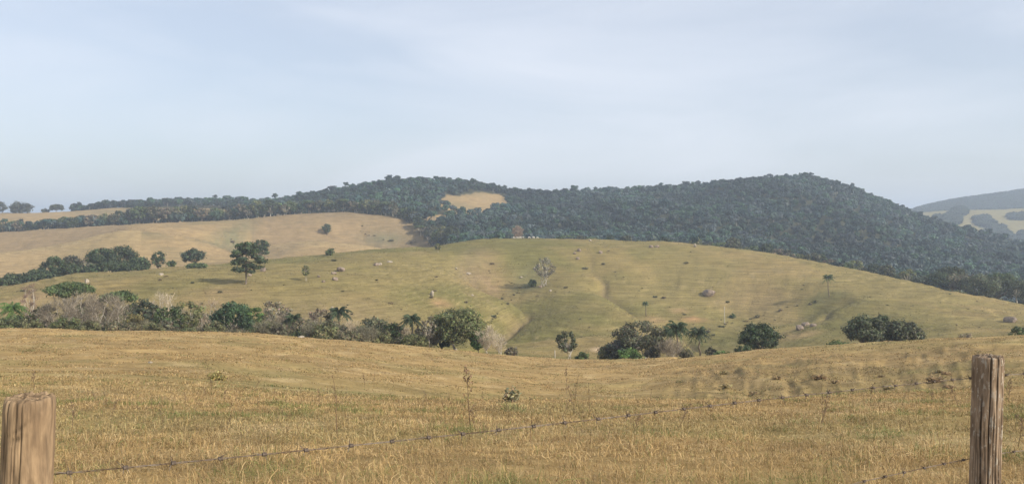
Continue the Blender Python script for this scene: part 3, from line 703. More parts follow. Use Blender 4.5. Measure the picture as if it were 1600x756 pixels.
# trees on and behind the main hill
def hill_tree(nm, kd, px, ybase, yt, wp, lab, **kw):
    p = hit(px, ybase); grp = kw.pop('group', None)
    return add_tree(nm, kd, px, p[1], yt, wp, lab, ground_pt=p, group=grp, cat=kw.pop('cat', 'tree'), seed=int(px), leafsize=kw.pop('leafsize', 0.4), **kw)
hill_tree('pine_tree', 'pine', 384, 444, 376, 56, 'tall ragged dark tree casting a big shadow on the left of the hill', dens=1.5)
hill_tree('slender_tree', 'airy', 478, 439, 412, 13, 'small slender tree with a white trunk left of the brown boulders', dens=1.2, leafsize=0.3)
hill_tree('slender_tree', 'airy', 684, 395, 379, 10, 'tiny lone tree with a white trunk near the hill crest', dens=1.3, leafsize=0.3)
hill_tree('grey_tree', 'airy', 851, 447, 399, 32, 'tall thin leaved greyish tree in the hollow at the middle of the hill', dens=0.9, col=(0.17, 0.155, 0.11), stems=4)
hill_tree('palm_tree', 'palm', 1296, 464, 427, 20, 'lone palm standing in a green hollow on the right of the hill', cat='palm')
hill_tree('palm_tree', 'palm', 1010, 494, 470, 12, 'small lone palm on the slope above the large greyish tree', cat='palm', bark=M_BARK_DARK)
hill_tree('bush', 'bush', 832, 448, 436, 14, 'dark green bush in the shaded hollow beside the tall greyish tree', cat='bush', leafsize=0.3)
hill_tree('bush', 'bush', 1145, 497, 489, 10, 'dark green bush on the gully bank right of the thin pole', cat='bush', leafsize=0.3)
def back_tree(nm, kd, px, dD, yt, wp, lab, **kw):
    D = float(np.interp(px, PXA, PD_)) + dD; grp = kw.pop('group', None)
    return add_tree(nm, kd, px, D, yt, wp, lab, group=grp, cat=kw.pop('cat', 'tree'), seed=int(abs(px) * 3 + 5), leafsize=kw.pop('leafsize', 0.45), **kw)
back_tree('broadleaf_tree', 'broad', 407, 12, 371, 28, 'dark round headed tree just behind the tall ragged tree on the hill', bark=M_BARK_PALE)
back_tree('broadleaf_tree', 'broad', 303, 8, 387, 36, 'dark tree on the crest left of the tall ragged tree', col=(0.05, 0.065, 0.04))
back_tree('broadleaf_tree', 'broad', 308, -14, 411, 32, 'small dark two lobed tree just below the crest left of the ragged tree', col=G_MID)
back_tree('pine_tree', 'oval', 247, 25, 390, 22, 'dark upright tree alone in the gap of the left crest row', col=G_DARK)
back_tree('bush', 'bush', 269, 14, 406, 16, 'small dark bush between two crest trees at left', cat='bush')
back_tree('broadleaf_tree', 'broad', 158, 40, 383, 48, 'left half of the big dark round clump on the left crest row', col=G_DARK, dens=1.1)
back_tree('broadleaf_tree', 'broad', 190, 45, 381, 54, 'right half of the big dark round clump on the left crest row', col=(0.045, 0.06, 0.03), dens=1.1)
back_tree('broadleaf_tree', 'broad', 216, 30, 400, 34, 'lower dark tree at the right shoulder of the big round clump', col=G_DARK)
back_tree('broadleaf_tree', 'broad', 84, 40, 397, 40, 'dark domed tree, leftmost of the tall domes on the left crest row', col=G_DARK)
back_tree('broadleaf_tree', 'broad', 112, 45, 395, 40, 'brownish dark domed tree left of the big round clump', col=(0.065, 0.065, 0.045))
back_tree('broadleaf_tree', 'airy', 136, 28, 408, 34, 'lower grey green tree filling between domed tree and round clump', col=G_GREY, dens=1.2)
back_tree('broadleaf_tree', 'broad', 56, 34, 419, 38, 'low dark tree below the leftmost domed tree of the crest row', col=G_DARK)
back_tree('broadleaf_tree', 'broad', 22, 34, 426, 40, 'low dark tree at the left edge of the picture on the crest row', col=G_DARK)
for px in range(-60, 240, 14):
    yt = np.interp(px, [-60, 0, 60, 120, 240], [452, 434, 425, 412, 408]) + RNG.normal() * 3
    back_tree('broadleaf_tree', 'broad', px + RNG.normal() * 4, 16 + 20 * RNG.random(), yt, 24 + 6 * RNG.random(), 'low dark tree filling the foot of the left crest row', group='low trees at the foot of the left crest row', col=G_DARK if px % 28 else (0.065, 0.068, 0.04), dens=0.8)

# trees on the tan hill and beyond
hill_tree('conical_tree', 'pine', 511, 368, 349, 18, 'dark conical tree alone on the tan hill', leafsize=0.6)
hill_tree('bush', 'bush', 516, 399, 387, 15, 'round dark bush alone below the conical tree', cat='bush', leafsize=0.4)
back_tree('bare_tree', 'bare', 809, 18, 352, 16, 'rounded brown leafless tree behind the cattle', dens=5.0, col=(0.24, 0.18, 0.14), stems=3)

# far-left skyline trees
for (px, dD, yt, wp, lab) in [(32, -4, 316, 34, 'dark spreading tree alone on the far left skyline'), (88, 6, 319, 22, 'small flat topped tree on the far left skyline'), (-2, 4, 312, 26, 'tree cut by the left edge of the picture on the skyline'), (70, 10, 326, 14, 'low bush like tree left of the flat topped skyline tree')]:
    D = float(np.interp(px, PXA, WD)) + dD - 15
    add_tree('skyline_tree', 'bush' if wp != 22 else 'broad', px, D, yt, wp, lab, seed=px + 900, leafsize=0.9, col=(0.05, 0.055, 0.035))

# band of pale-trunked trees behind the tan hill, and right-hand trees at the forest foot
bandp = []
for s in range(9):
    kd = ['airy', 'broad', 'airy', 'oval', 'airy', 'broad', 'umbrella', 'airy', 'broad'][s]
    bandp.append(build_tree(kd, 13 + (s % 3) * 1.5, 10 + (s % 4), 500 + s, leafsize=0.75, dens=1.15, bark=M_BARK_PALE if s % 3 != 1 else M_BARK_DARK,
                            col=[G_GREY, G_MID, G_OLIVE, G_DARK, (0.09, 0.09, 0.055), (0.05, 0.065, 0.035), G_MID, (0.13, 0.11, 0.075), (0.07, 0.075, 0.045)][s], stems=1 + (s % 3 == 0)))
def scatter_tree(px, D, hm, i, label, group, name='broadleaf_tree'):
    p = at(px, D); t, c_ = bandp[i % 9]; sc = hm / 14
    r = empty(name, p - np.array([0, 0, 0.2]), RNG.random() * 6.28); r.scale = (sc * (0.9 + .3 * RNG.random()), sc * (0.9 + .3 * RNG.random()), sc)
    link('trunk', t, r); link('crown', c_, r); tag(r, label, 'tree', group)
i = 0
for px in np.arange(-80, 470, 6.5):
    T = float(np.interp(px, PXA, TD)); hm = np.interp(px, [-80, 60, 150, 230, 300, 470], [10, 10, 12, 17, 14, 13]) * (0.8 + 0.4 * RNG.random())
    scatter_tree(px + RNG.normal() * 2, T + 12 + 28 * RNG.random(), hm, i, 'tree of the hazy band running behind the crest of the tan hill', 'tree band behind the tan hill'); i += 1
for px in np.arange(470, 715, 6.5):
    T = float(np.interp(px, PXA, TD)); e = float(np.interp(px, [430, 470, 520, 600, 640, 670, 705], [70, 45, 25, 12, 0, -35, -90]))
    scatter_tree(px + RNG.normal() * 2, T + e + 4 + 8 * RNG.random(), 12 * (0.8 + 0.4 * RNG.random()), i, 'edge tree with bare trunk where the forest meets the tan hill', 'forest edge above the tan hill'); i += 1
for (px, dD, yt, wp, col, kd, lab) in [
        (1446, 10, 433, 34, (0.06, 0.072, 0.05), 'bush', 'leftmost rounded grey green tree at the tip of the right forest foot'),
        (1472, 14, 428, 40, G_DARK, 'broad', 'dark round tree second from the tip of the right forest foot'),
        (1500, 16, 431, 46, G_GREY, 'broad', 'brownish rounded tree third from the tip of the right forest foot'),
        (1536, 12, 430, 52, (0.07, 0.08, 0.045), 'bush', 'large domed olive tree at the right forest foot above the dark boulder'),
        (1562, 24, 424, 44, G_MID, 'broad', 'dark tree behind the large domed olive tree'),
        (1588, 20, 436, 36, (0.06, 0.07, 0.04), 'airy', 'tree with a pale trunk at the right picture edge of the forest foot'),
        (1487, 30, 414, 40, (0.065, 0.075, 0.04), 'broad', 'green tree behind the brownish rounded tree at the forest foot')]:
    back_tree('broadleaf_tree', kd, px, dD - 4, yt - 2, wp * 1.3, lab, col=tuple(v * (0.8 if kd == 'broad' else 1.0) for v in col), leafsize=0.42, dens=1.2)
i = 0
for px in np.arange(830, 1800, 9):
    P = float(np.interp(px, PXA, PD_)); dd_ = np.interp(px, [830, 1000, 1400, 1600], [60, 48, 34, 30]) + 16 * RNG.random()
    if 1432 < px < 1600: dd_ += 22
    scatter_tree(px + RNG.normal() * 3, P + dd_, np.interp(px, [830, 1300, 1800], [12, 12, 10]) * (0.75 + 0.4 * RNG.random()), i, 'broadleaf tree at the forest foot just behind the crest of the main hill', 'forest foot behind the main hill'); i += 1

# the wooded hills: far-off forest that reads as one mass
def forest_mass():
    rng = np.random.default_rng(11)
    pts = []
    n = 60000
    px = rng.uniform(-300, 1950, n); D = np.sqrt(rng.uniform(430 ** 2, 1180 ** 2, n))
    f = forest_density(px, D); keep = rng.random(n) < f; px = px[keep]; D = D[keep]
    x = (px - 800) / FPX * D; y = D
    # thin to a minimum spacing with a coarse grid
    cell = 6.2; key = {}; sel = []
    for i in range(len(x)):
        kx, ky = int(x[i] // cell), int(y[i] // cell)
        if (kx, ky) in key: continue
        if any(((kx + a, ky + b) in key and (x[i] - x[key[(kx + a, ky + b)]]) ** 2 + (y[i] - y[key[(kx + a, ky + b)]]) ** 2 < 41) for a in (-1, 0, 1) for b in (-1, 0, 1)): continue
        key[(kx, ky)] = i; sel.append(i)
    x = x[sel]; y = y[sel]; px = px[sel]; z = H(x, y)
    print('forest trees', len(x))
    B = Buf(); TB = Buf(); cols = [np.array(v) for v in (G_DARK, (0.05, 0.062, 0.034), G_MID, (0.075, 0.08, 0.045), (0.095, 0.085, 0.06), (0.045, 0.062, 0.04), (0.06, 0.085, 0.035))]
    # variants: unit crowns made of clumps
    var = []
    for v in range(10):
        b = Buf(); ncl = 7 + v % 4
        for k in range(ncl):
            az = k * 2.4 + rng.random(); u = (k + .5) / ncl; rr = math.sqrt(u) * 0.62
            cc = (math.cos(az) * rr, math.sin(az) * rr, 0.78 - 0.5 * rr * rr + 0.08 * rng.normal() - (0.25 if k % 3 == 2 else 0))
            s = 0.30 * (0.8 + 0.5 * rng.random())
            leaves(b, cc, (s, s, s * 0.55), 20, 0.165, (1, 1, 1), rng, 0.8, tri=True, up=0.4, cvar=0.08, jit=0.3)
        leaves(b, (0, 0, 0.45), (0.6, 0.6, 0.35), 18, 0.25, (0.9, 0.9, 0.9), rng, 0.8, tri=True, jit=0.3)
        var.append((np.vstack(b.V), np.vstack(b.T), np.vstack(b.C)))
    big = np.clip(1.3 * fbm(x / 48, y / 70, 8, 3), -1, 1)
    for v in range(10):
        m = np.nonzero((np.arange(len(x)) % 10) == v)[0]
        if not len(m): continue
        Vv, Tv, Cv = var[v]; k = len(m)
        ht = 8.5 * (0.75 + 0.55 * rng.random(k)) * np.where(rng.random(k) < 0.07, 1.35, 1); wd = 5.0 * (0.75 + 0.8 * rng.random(k) ** 2); a = rng.random(k) * 6.28
        ca, sa = np.cos(a), np.sin(a)
        X = x[m][:, None] + wd[:, None] * (Vv[None, :, 0] * ca[:, None] - Vv[None, :, 1] * sa[:, None])
        Y = y[m][:, None] + wd[:, None] * (Vv[None, :, 0] * sa[:, None] + Vv[None, :, 1] * ca[:, None])
        hh = wd * 1.15
        Z = z[m][:, None] + (ht - hh)[:, None] + hh[:, None] * Vv[None, :, 2] * 1.05
        ci = np.clip(((rng.random(k) * 0.55 + 0.45 * (big[m] + 1) / 2) * 7).astype(int), 0, 6); cb2 = np.array(cols)[ci] * (0.85 + 0.35 * rng.random((k, 1))) * (1 + 0.75 * big[m][:, None]) * np.array([0.56, 0.84, 1.18])  # last factor paints some of the blue distance haze into the foliage
        Cl = cb2[:, None, :] * Cv[None, :, :]
        TT = Tv[None] + (np.arange(k) * len(Vv))[:, None, None]
        B.add(np.stack([X, Y, Z], -1).reshape(-1, 3), T=TT.reshape(-1, 3), C=Cl.reshape(-1, 3))
    # trunks, pale where the bark is pale
    k = len(x); hgt = 6.5; sel2 = rng.random(k) < 0.45
    xs, ys, zs = x[sel2], y[sel2], z[sel2]; k = len(xs); wv = 0.14 + 0.10 * rng.random(k)
    ang = np.array([0, 2.09, 4.19]); lean = rng.normal(size=(k, 2)) * 0.5
    b0 = np.stack([xs[:, None] + wv[:, None] * np.cos(ang), ys[:, None] + wv[:, None] * np.sin(ang), np.repeat(zs[:, None] - 0.3, 3, 1)], -1)
    t0 = np.stack([xs[:, None] + lean[:, :1] + 0.6 * wv[:, None] * np.cos(ang), ys[:, None] + lean[:, 1:] + 0.6 * wv[:, None] * np.sin(ang), np.repeat(zs[:, None] + hgt, 3, 1)], -1)
    VV = np.concatenate([b0, t0], 1).reshape(-1, 3); o = (np.arange(k) * 6)[:, None]
    QQ = np.concatenate([o + np.array([[0, 1, 4, 3]]), o + np.array([[1, 2, 5, 4]]), o + np.array([[2, 0, 3, 5]])])
    tc_ = np.where(rng.random((k, 1)) < 0.35, 0.33, 0.12) * np.array([[1, .92, .8]])
    B.add(VV, Q=QQ, C=np.repeat(tc_, 6, 0))
    o = link('forest', B.mesh('forest', M_FOREST)); tag(o, 'dense hazy forest covering the hills on the skyline', 'forest', None, 'stuff')
forest_mass()

# woodland on the far ridge and in the far meadow folds
def far_wood():
    rng = np.random.default_rng(13); n = 26000
    px = rng.uniform(1300, 2100, n); D = rng.uniform(1430, 2430, n); x = (px - 800) / FPX * D; y = D
    fb = far_patch(px, HOR + (EYE - H(x, D)) / D * FPX, x, y)
    keep = np.where(D > 1900, rng.random(n) < 0.9, (fb > 0.0) & (rng.random(n) < 0.9)); x = x[keep]; y = y[keep]; z = H(x, y); k = len(x)
    B = Buf(); b = Buf()
    leaves(b, (0, 0, 0.5), (0.9, 0.9, 0.5), 26, 0.5, (1, 1, 1), rng, 0.8, tri=True, up=0.6, cvar=0.1)
    Vv = np.vstack(b.V); Tv = np.vstack(b.T); s = rng.uniform(5, 9, k)
    P = np.stack([x[:, None] + s[:, None] * Vv[None, :, 0], y[:, None] + s[:, None] * Vv[None, :, 1], z[:, None] + s[:, None] * Vv[None, :, 2]], -1)
    TT = Tv[None] + (np.arange(k) * len(Vv))[:, None, None]
    cc = np.array([0.045, 0.058, 0.035]) * rng.uniform(0.8, 1.25, (k, 1))
    B.add(P.reshape(-1, 3), T=TT.reshape(-1, 3), C=np.repeat(cc, len(Vv), 0))
    o = link('far_woodland', B.mesh('far_woodland', M_FOREST)); tag(o, 'blue hazed woodland on the far right ridge', 'forest', None, 'stuff')
far_wood()

# ------------------------------------------------------------------ boulders, shrubs, pole
def rock_mesh(seed, mat, sub=3, flat=0.65):
    bm = bmesh.new(); bmesh.ops.create_icosphere(bm, subdivisions=sub, radius=1.0); rng = np.random.default_rng(seed)
    pl = [(unit(1, rng)[0], 0.55 + 0.35 * rng.random()) for _ in range(9)]; off = rng.random(2) * 50
    for v in bm.verts:
        p = np.array(v.co)
        for nn, d in pl:
            s = float(p @ nn)
            if s > d: p = p - nn * (s - d) * 0.85
        f = 1 + 0.10 * float(vnoise(np.array(p[0] * 2.3 + off[0]), np.array(p[1] * 2.3 + p[2] * 1.7 + off[1]), 3))
        p = p * f; v.co = (p[0], p[1], p[2] * flat)
    for f in bm.faces: f.smooth = False
    me = bpy.data.meshes.new('boulder'); bm.to_mesh(me); bm.free(); me.materials.append(mat); return me
RM = [rock_mesh(s, M_ROCK) for s in range(4)]; RP = [rock_mesh(s + 20, M_ROCK_PALE) for s in range(4)]
BOUL = [
 (532, 424, 13, 9, 0, 'big brown boulder, the largest of the group right of the slender tree'),
 (522, 428, 10, 4, 1, 'low flat boulder at the left foot of the big brown boulder'),
 (523, 438, 10, 6, 2, 'lower brown boulder below the big brown boulder'),
 (498, 433, 5, 4, 0, 'small brown stone left of the lower brown boulder'),
 (505, 441, 6, 4, 3, 'small dark stone below and left of the lower brown boulder'),
 (411, 424, 11, 7, 1, 'brown boulder just right of the tall ragged tree'),
 (390, 431, 7, 4, 2, 'small brown boulder at the foot of the tall ragged tree'),
 (588, 415, 9, 5, 3, 'brown boulder left of the pale slabs under the hill crest'),
 (1108, 462, 21, 13, 0, 'large dark boulder alone on the right slope with a shadow'),
 (1250, 515, 14, 9, 1, 'front boulder of the grey group left of the wide tree clump'),
 (1258, 509, 14, 7, 2, 'middle boulder of the grey group left of the wide tree clump'),
 (1270, 510, 12, 6, 3, 'right boulder of the grey group left of the wide tree clump'),
 (1580, 503, 20, 12, 0, 'dark rounded boulder near the right edge above the green bush'),
 (1018, 387, 8, 5, 1, 'left boulder of the grey pair on the hill crest'),
 (1026, 387, 8, 5, 2, 'right boulder of the grey pair on the hill crest'),
 (905, 393, 6, 6, 3, 'upright dark boulder right of the cattle on the upper hill'),
 (898, 397, 5, 4, 0, 'small dark boulder at the left of the upright dark boulder'),
 (903, 405, 6, 4, 1, 'dark stone below the upright dark boulder'),
 (938, 396, 7, 5, 2, 'dark boulder alone right of the upright dark boulder'),
 (844, 449, 6, 4, 3, 'dark stone at the foot of the tall greyish tree in the hollow'),
 (960, 543, 6, 4, 1, 'grey stone near the bare earth at the valley bottom'),
]
PALE = [
 (675, 462, 7, 9, 0, 'pale upright boulder alone above the large spreading tree'),
 (594, 414, 6, 4, 1, 'pale slab beside the brown boulder under the crest'),
 (609, 410, 9, 3, 2, 'long flat pale slab under the hill crest'),
 (136, 442, 8, 7, 3, 'bright pale boulder beside the tall umbrella tree top'),
 (519, 482, 4, 3, 0, 'small white stone above the tall dark palm'),
 (860, 455, 4, 3, 1, 'small white stone right of the greyish tree in the hollow'),
 (814, 434, 5, 2, 2, 'flat white stone left of the greyish tree in the hollow'),
 (836, 421, 6, 4, 3, 'pale stone up the hollow left of the greyish tree'),
 (713, 421, 4, 3, 0, 'small white stone on the left spur edge'),
 (732, 428, 8, 3, 1, 'flat pale stone on the left spur edge right of the small white stone'),
 (738, 462, 4, 3, 2, 'small white stone above the right side of the spreading tree'),
 (922, 377, 5, 3, 3, 'pale stone on the crest line right of the cattle'),
 (1086, 386, 4, 7, 0, 'white upright stone on the crest right of the grey pair'),
 (252, 430, 7, 4, 1, 'pale patchy stone on the left hillside below the upright tree'),
 (470, 527, 12, 3, 2, 'long white slab at the near field edge below the short palm'),
 (235, 567, 8, 3, 3, 'pale stone lying in the left part of the near field'),
]
for lst, ms in ((BOUL, RM), (PALE, RP)):
    for (px, py, wp, hp_, v, lab) in lst:
        p = hit(px, py); s = wp * p[1] / FPX / 2; hz = hp_ * p[1] / FPX
        o = link('boulder', ms[v], None, p + np.array([0, 0, hz * 0.25])); o.scale = (s * 1.05, s * 1.05, hz * 1.05); o.rotation_euler = (0, 0, (px * 37 % 60) / 10)
        tag(o, lab, 'boulder', None)
p = hit(1293, 543) if False else at(1293, float(np.interp(1293, PXA, JD)) + 4)
o = link('soil_mound', rock_mesh(77, M_SOIL_O), None, p + np.array([0, 0, 0.2])); o.scale = (0.55, 0.5, 0.55); tag(o, 'small orange earth mound at the near field crest left of the tree clump', 'mound')

# dark shrublets and tussocks dotted over the pasture
sh = [build_tree('bush', 1.0, 1.7, 800 + s, col=[(0.12, 0.105, 0.055), (0.15, 0.115, 0.07), (0.085, 0.09, 0.045)][s % 3], leafsize=0.16, dens=1.0) for s in range(5)]
spots = []
rr_ = np.random.default_rng(5)
while len(spots) < 95:
    px = rr_.uniform(10, 1590); lo = np.interp(px, PXA, PY) + 5; hi = np.interp(px, [0, 400, 800, 1600], [470, 480, 530, 515]); py = rr_.uniform(lo, hi)
    if fbm(np.array(px / 90), np.array(py / 25), 91, 2) < -0.05 and rr_.random() < 0.7: continue
    spots.append((px, py, 0.32 + 0.75 * rr_.random() ** 2.5))
for gpts, dn in ((GULLIES[0][0], 22), (GULLIES[1][0], 14), (GULLIES[2][0], 20), (GULLIES[4][0], 12), (GULLIES[3][0], 12)):
    for k in range(dn):
        t = rr_.uniform(0.15, 1) * (len(gpts) - 1); a = int(min(t, len(gpts) - 2)); u = t - a
        spots.append((gpts[a][0] * (1 - u) + gpts[a + 1][0] * u + rr_.normal() * 2, gpts[a][1] * (1 - u) + gpts[a + 1][1] * u + rr_.normal() * 1, 0.35 + 0.8 * rr_.random() ** 2))
for k, (px, py, s) in enumerate(spots):
    p = hit(px, py); 
    if p[1] < 190: continue
    t, c_ = sh[k % 5]; r = empty('shrub', p, rr_.random() * 6); s2 = s * (1 if p[1] < 600 else 1.6); r.scale = (s2 * rr_.uniform(0.9, 1.8), s2, s2 * rr_.uniform(0.5, 1.0))
    link('stem', t, r); link('crown', c_, r); tag(r, 'small dark shrub dotted on the hill pasture', 'shrub', 'small shrubs dotted over the hills')

# thin pole on the gully bank, pale posts at the valley bottom
def simple_pole(px, py, ytop, rad, lab, name='pole'):
    p = hit(px, py); h = (py - ytop) * p[1] / FPX; b = Buf()
    zz = np.linspace(-0.3, h, 7); b.tube(np.stack([0.03 * np.sin(zz), 0 * zz, zz], -1), np.linspace(rad, rad * 0.8, 7), 8)
    o = link(name, b.mesh(name, M_BARK_PALE, True), None, p); tag(o, lab, 'post' if name != 'pole' else 'pole')
simple_pole(1132, 505, 479, 0.16, 'pale thin pole standing on the gully bank right of the palms')
p0 = at(867, 166)
b = Buf(); b.tube([(0, 0, -0.3), (0.02, 0, 1.2), (0, 0, 2.3)], [0.1, 0.09, 0.08], 8)
o = link('wooden_post', b.mesh('wooden_post', M_BARK_PALE, True), None, p0); tag(o, 'pale thin post left of the narrow valley bottom tree', 'post')

# ------------------------------------------------------------------ cattle on the crest
def cow_mesh(graze, seed):
    bm = bmesh.new(); lay = bm.verts.layers.skin.verify(); rad = []
    def vv(co, rx, ry=None):
        v = bm.verts.new(co); v[lay].radius = (rx, ry or rx); return v
    hip = vv((-0.65, 0, 1.08), .30, .34); v_mid = vv((-0.05, 0, 1.02), .34, .40); sho = vv((0.55, 0, 1.08), .28, .36)
    bm.edges.new((hip, v_mid)); bm.edges.new((v_mid, sho)); v_rump = vv((-0.9, 0, 1.1), .18); bm.edges.new((v_rump, hip))
    tail = vv((-1.0, 0, 0.7), .03); bm.edges.new((v_rump, tail))
    if graze: nk = vv((0.95, 0, 0.85), .15, .2); hd = vv((1.2, 0.05, 0.45), .13); mz = vv((1.35, 0.05, 0.18), .08)
    else: nk = vv((0.9, 0, 1.3), .16, .2); hd = vv((1.2, 0.05, 1.45), .13); mz = vv((1.5, 0.05, 1.28), .09)
    bm.edges.new((sho, nk)); bm.edges.new((nk, hd)); bm.edges.new((hd, mz))
    for s in (-1, 1):
        er = vv((hd.co.x - 0.05, hd.co.y + s * 0.24, hd.co.z + 0.05), .045); bm.edges.new((hd, er))
        k1 = vv((0.55, s * 0.2, 0.62), .10); f1 = vv((0.55 + 0.05 * s, s * 0.2, 0.02), .06); bm.edges.new((sho, k1)); bm.edges.new((k1, f1))
        k2 = vv((-0.62, s * 0.2, 0.72), .13); h2 = vv((-0.78, s * 0.2, 0.42), .07); f2 = vv((-0.72 - 0.05 * s, s * 0.2, 0.02), .06)
        bm.edges.new((hip, k2)); bm.edges.new((k2, h2)); bm.edges.new((h2, f2))
    me = bpy.data.meshes.new('cow_cage'); bm.to_mesh(me); bm.free()
    o = bpy.data.objects.new('cow_cage', me); scene.collection.objects.link(o)
    for s_ in me.skin_vertices[0].data: s_.use_root = False
    me.skin_vertices[0].data[1].use_root = True
    o.modifiers.new('s', 'SKIN'); sb = o.modifiers.new('b', 'SUBSURF'); sb.levels = 1
    dg = bpy.context.evaluated_depsgraph_get(); out = bpy.data.meshes.new_from_object(o.evaluated_get(dg)); bpy.data.objects.remove(o)
    out.name = 'cow'; return out
mcw, ntc, bc = new_mat('white_hide'); bc.inputs['Base Color'].default_value = (0.72, 0.68, 0.60, 1)
tcn = nd(ntc, 'ShaderNodeTexCoord'); nzc = nd(ntc, 'ShaderNodeTexNoise', Scale=3.0, Detail=3.0); ntc.links.new(tcn.outputs['Object'], nzc.inputs['Vector'])
ntc.links.new(ramp(ntc, nzc.outputs['Fac'], [(0.3, (0.45, 0.40, 0.33)), (0.7, (0.66, 0.62, 0.54))]), bc.inputs['Base Color'])
cows = [cow_mesh(True, 1), cow_mesh(False, 2)]
for m_ in cows: m_.materials.clear(); m_.materials.append(mcw)
CW = [(803, 0.3, 0), (808.5, 3.0, 1), (813, 0.5, 0), (817, 2.7, 1), (827, 0.2, 0), (834, 3.3, 1), (840, 0.1, 0)]
CL = ['white cow at the left end of the herd on the crest', 'second white cow from the left in the herd', 'third white cow from the left, under the brown tree', 'fourth white cow from the left in the herd',
      'third white cow from the right, after the gap in the herd', 'second white cow from the right in the herd', 'white cow at the right end of the herd']
for (px, rz, kx), lab in zip(CW, CL):
    D = float(np.interp(px, PXA, PD_)) - 6; p = at(px, D)
    o = link('cow', cows[kx], None, p); o.rotation_euler = (0, 0, rz); o.scale = (.72, .72, .72); tag(o, lab, 'cow', 'white cattle on the hill crest')

# ------------------------------------------------------------------ near grass
def blades(rng, px, D, hgt, wid, cols, bend):
    """arched blades of three joints: up, over and down again"""
    n = len(px); x = (px - 800) / FPX * D; y = D; z = H(x, y)
    az = rng.random(n) * 6.283; d = np.stack([np.cos(az), np.sin(az), np.zeros(n)], -1); a2 = az + rng.normal(size=n) * 0.9
    s = np.stack([-np.sin(a2), np.cos(a2), 0.3 * rng.normal(size=n)], -1)
    P = np.stack([x, y, z - 0.01], -1); h = hgt[:, None]; b = bend[:, None]; w_ = wid[:, None]
    up = np.array([[0, 0, 1.0]]); d2 = np.stack([np.cos(a2), np.sin(a2), np.zeros(n)], -1)
    M_ = P + up * h * (0.60 - 0.18 * b) + d * h * 0.34 * b
    N_ = M_ + up * h * (0.30 - 0.24 * b) + (d * 0.6 + d2 * 0.4) * h * 0.40 * b
    E = N_ + up * h * (0.22 - 0.42 * b) + d2 * h * 0.34 * b
    V = np.stack([P - s * w_ * .5, P + s * w_ * .5, M_ + s * w_ * .5, M_ - s * w_ * .5, N_ + s * w_ * .35, N_ - s * w_ * .35, E], 1).reshape(-1, 3)
    i = np.arange(n)[:, None] * 7
    return V, np.concatenate([i + np.array([[0, 1, 2, 3]]), i + np.array([[3, 2, 4, 5]])]), i + np.array([[5, 4, 6]]), np.repeat(cols, 7, 0)
def ground_tint(px, D):
    i = np.clip(((px - PXA[0]) / (PXA[1] - PXA[0])).astype(int), 0, NPX - 1); j = np.clip(((np.log(D) - LD[0]) / (LD[1] - LD[0])).astype(int), 0, NR - 1)
    return COL[i, j] / np.array([0.31, 0.22, 0.100])
def grass_cols(rng, x, y, n, g=0.0):
    a = np.array([[0.52, 0.41, 0.215], [0.455, 0.335, 0.152], [0.335, 0.245, 0.11], [0.22, 0.155, 0.075], [0.27, 0.26, 0.10], [0.16, 0.19, 0.06]])
    grn = fbm(x / 0.9, y / 1.5, 81, 3) + 0.5 * fbm(x / 6, y / 8, 83, 2) + g; r = rng.random(n)
    idx = np.select([r < 0.24, r < 0.58, r < 0.86], [0, 1, 2], 3)
    gm = rng.random(n) < np.clip((grn - 0.04) * 1.8, 0.07, 0.8); idx = np.where(gm, np.where(rng.random(n) < 0.6, 4, 5), idx)
    return a[idx] * (0.85 + 0.3 * rng.random((n, 1))) * np.array([0.95, 0.90, 0.90])
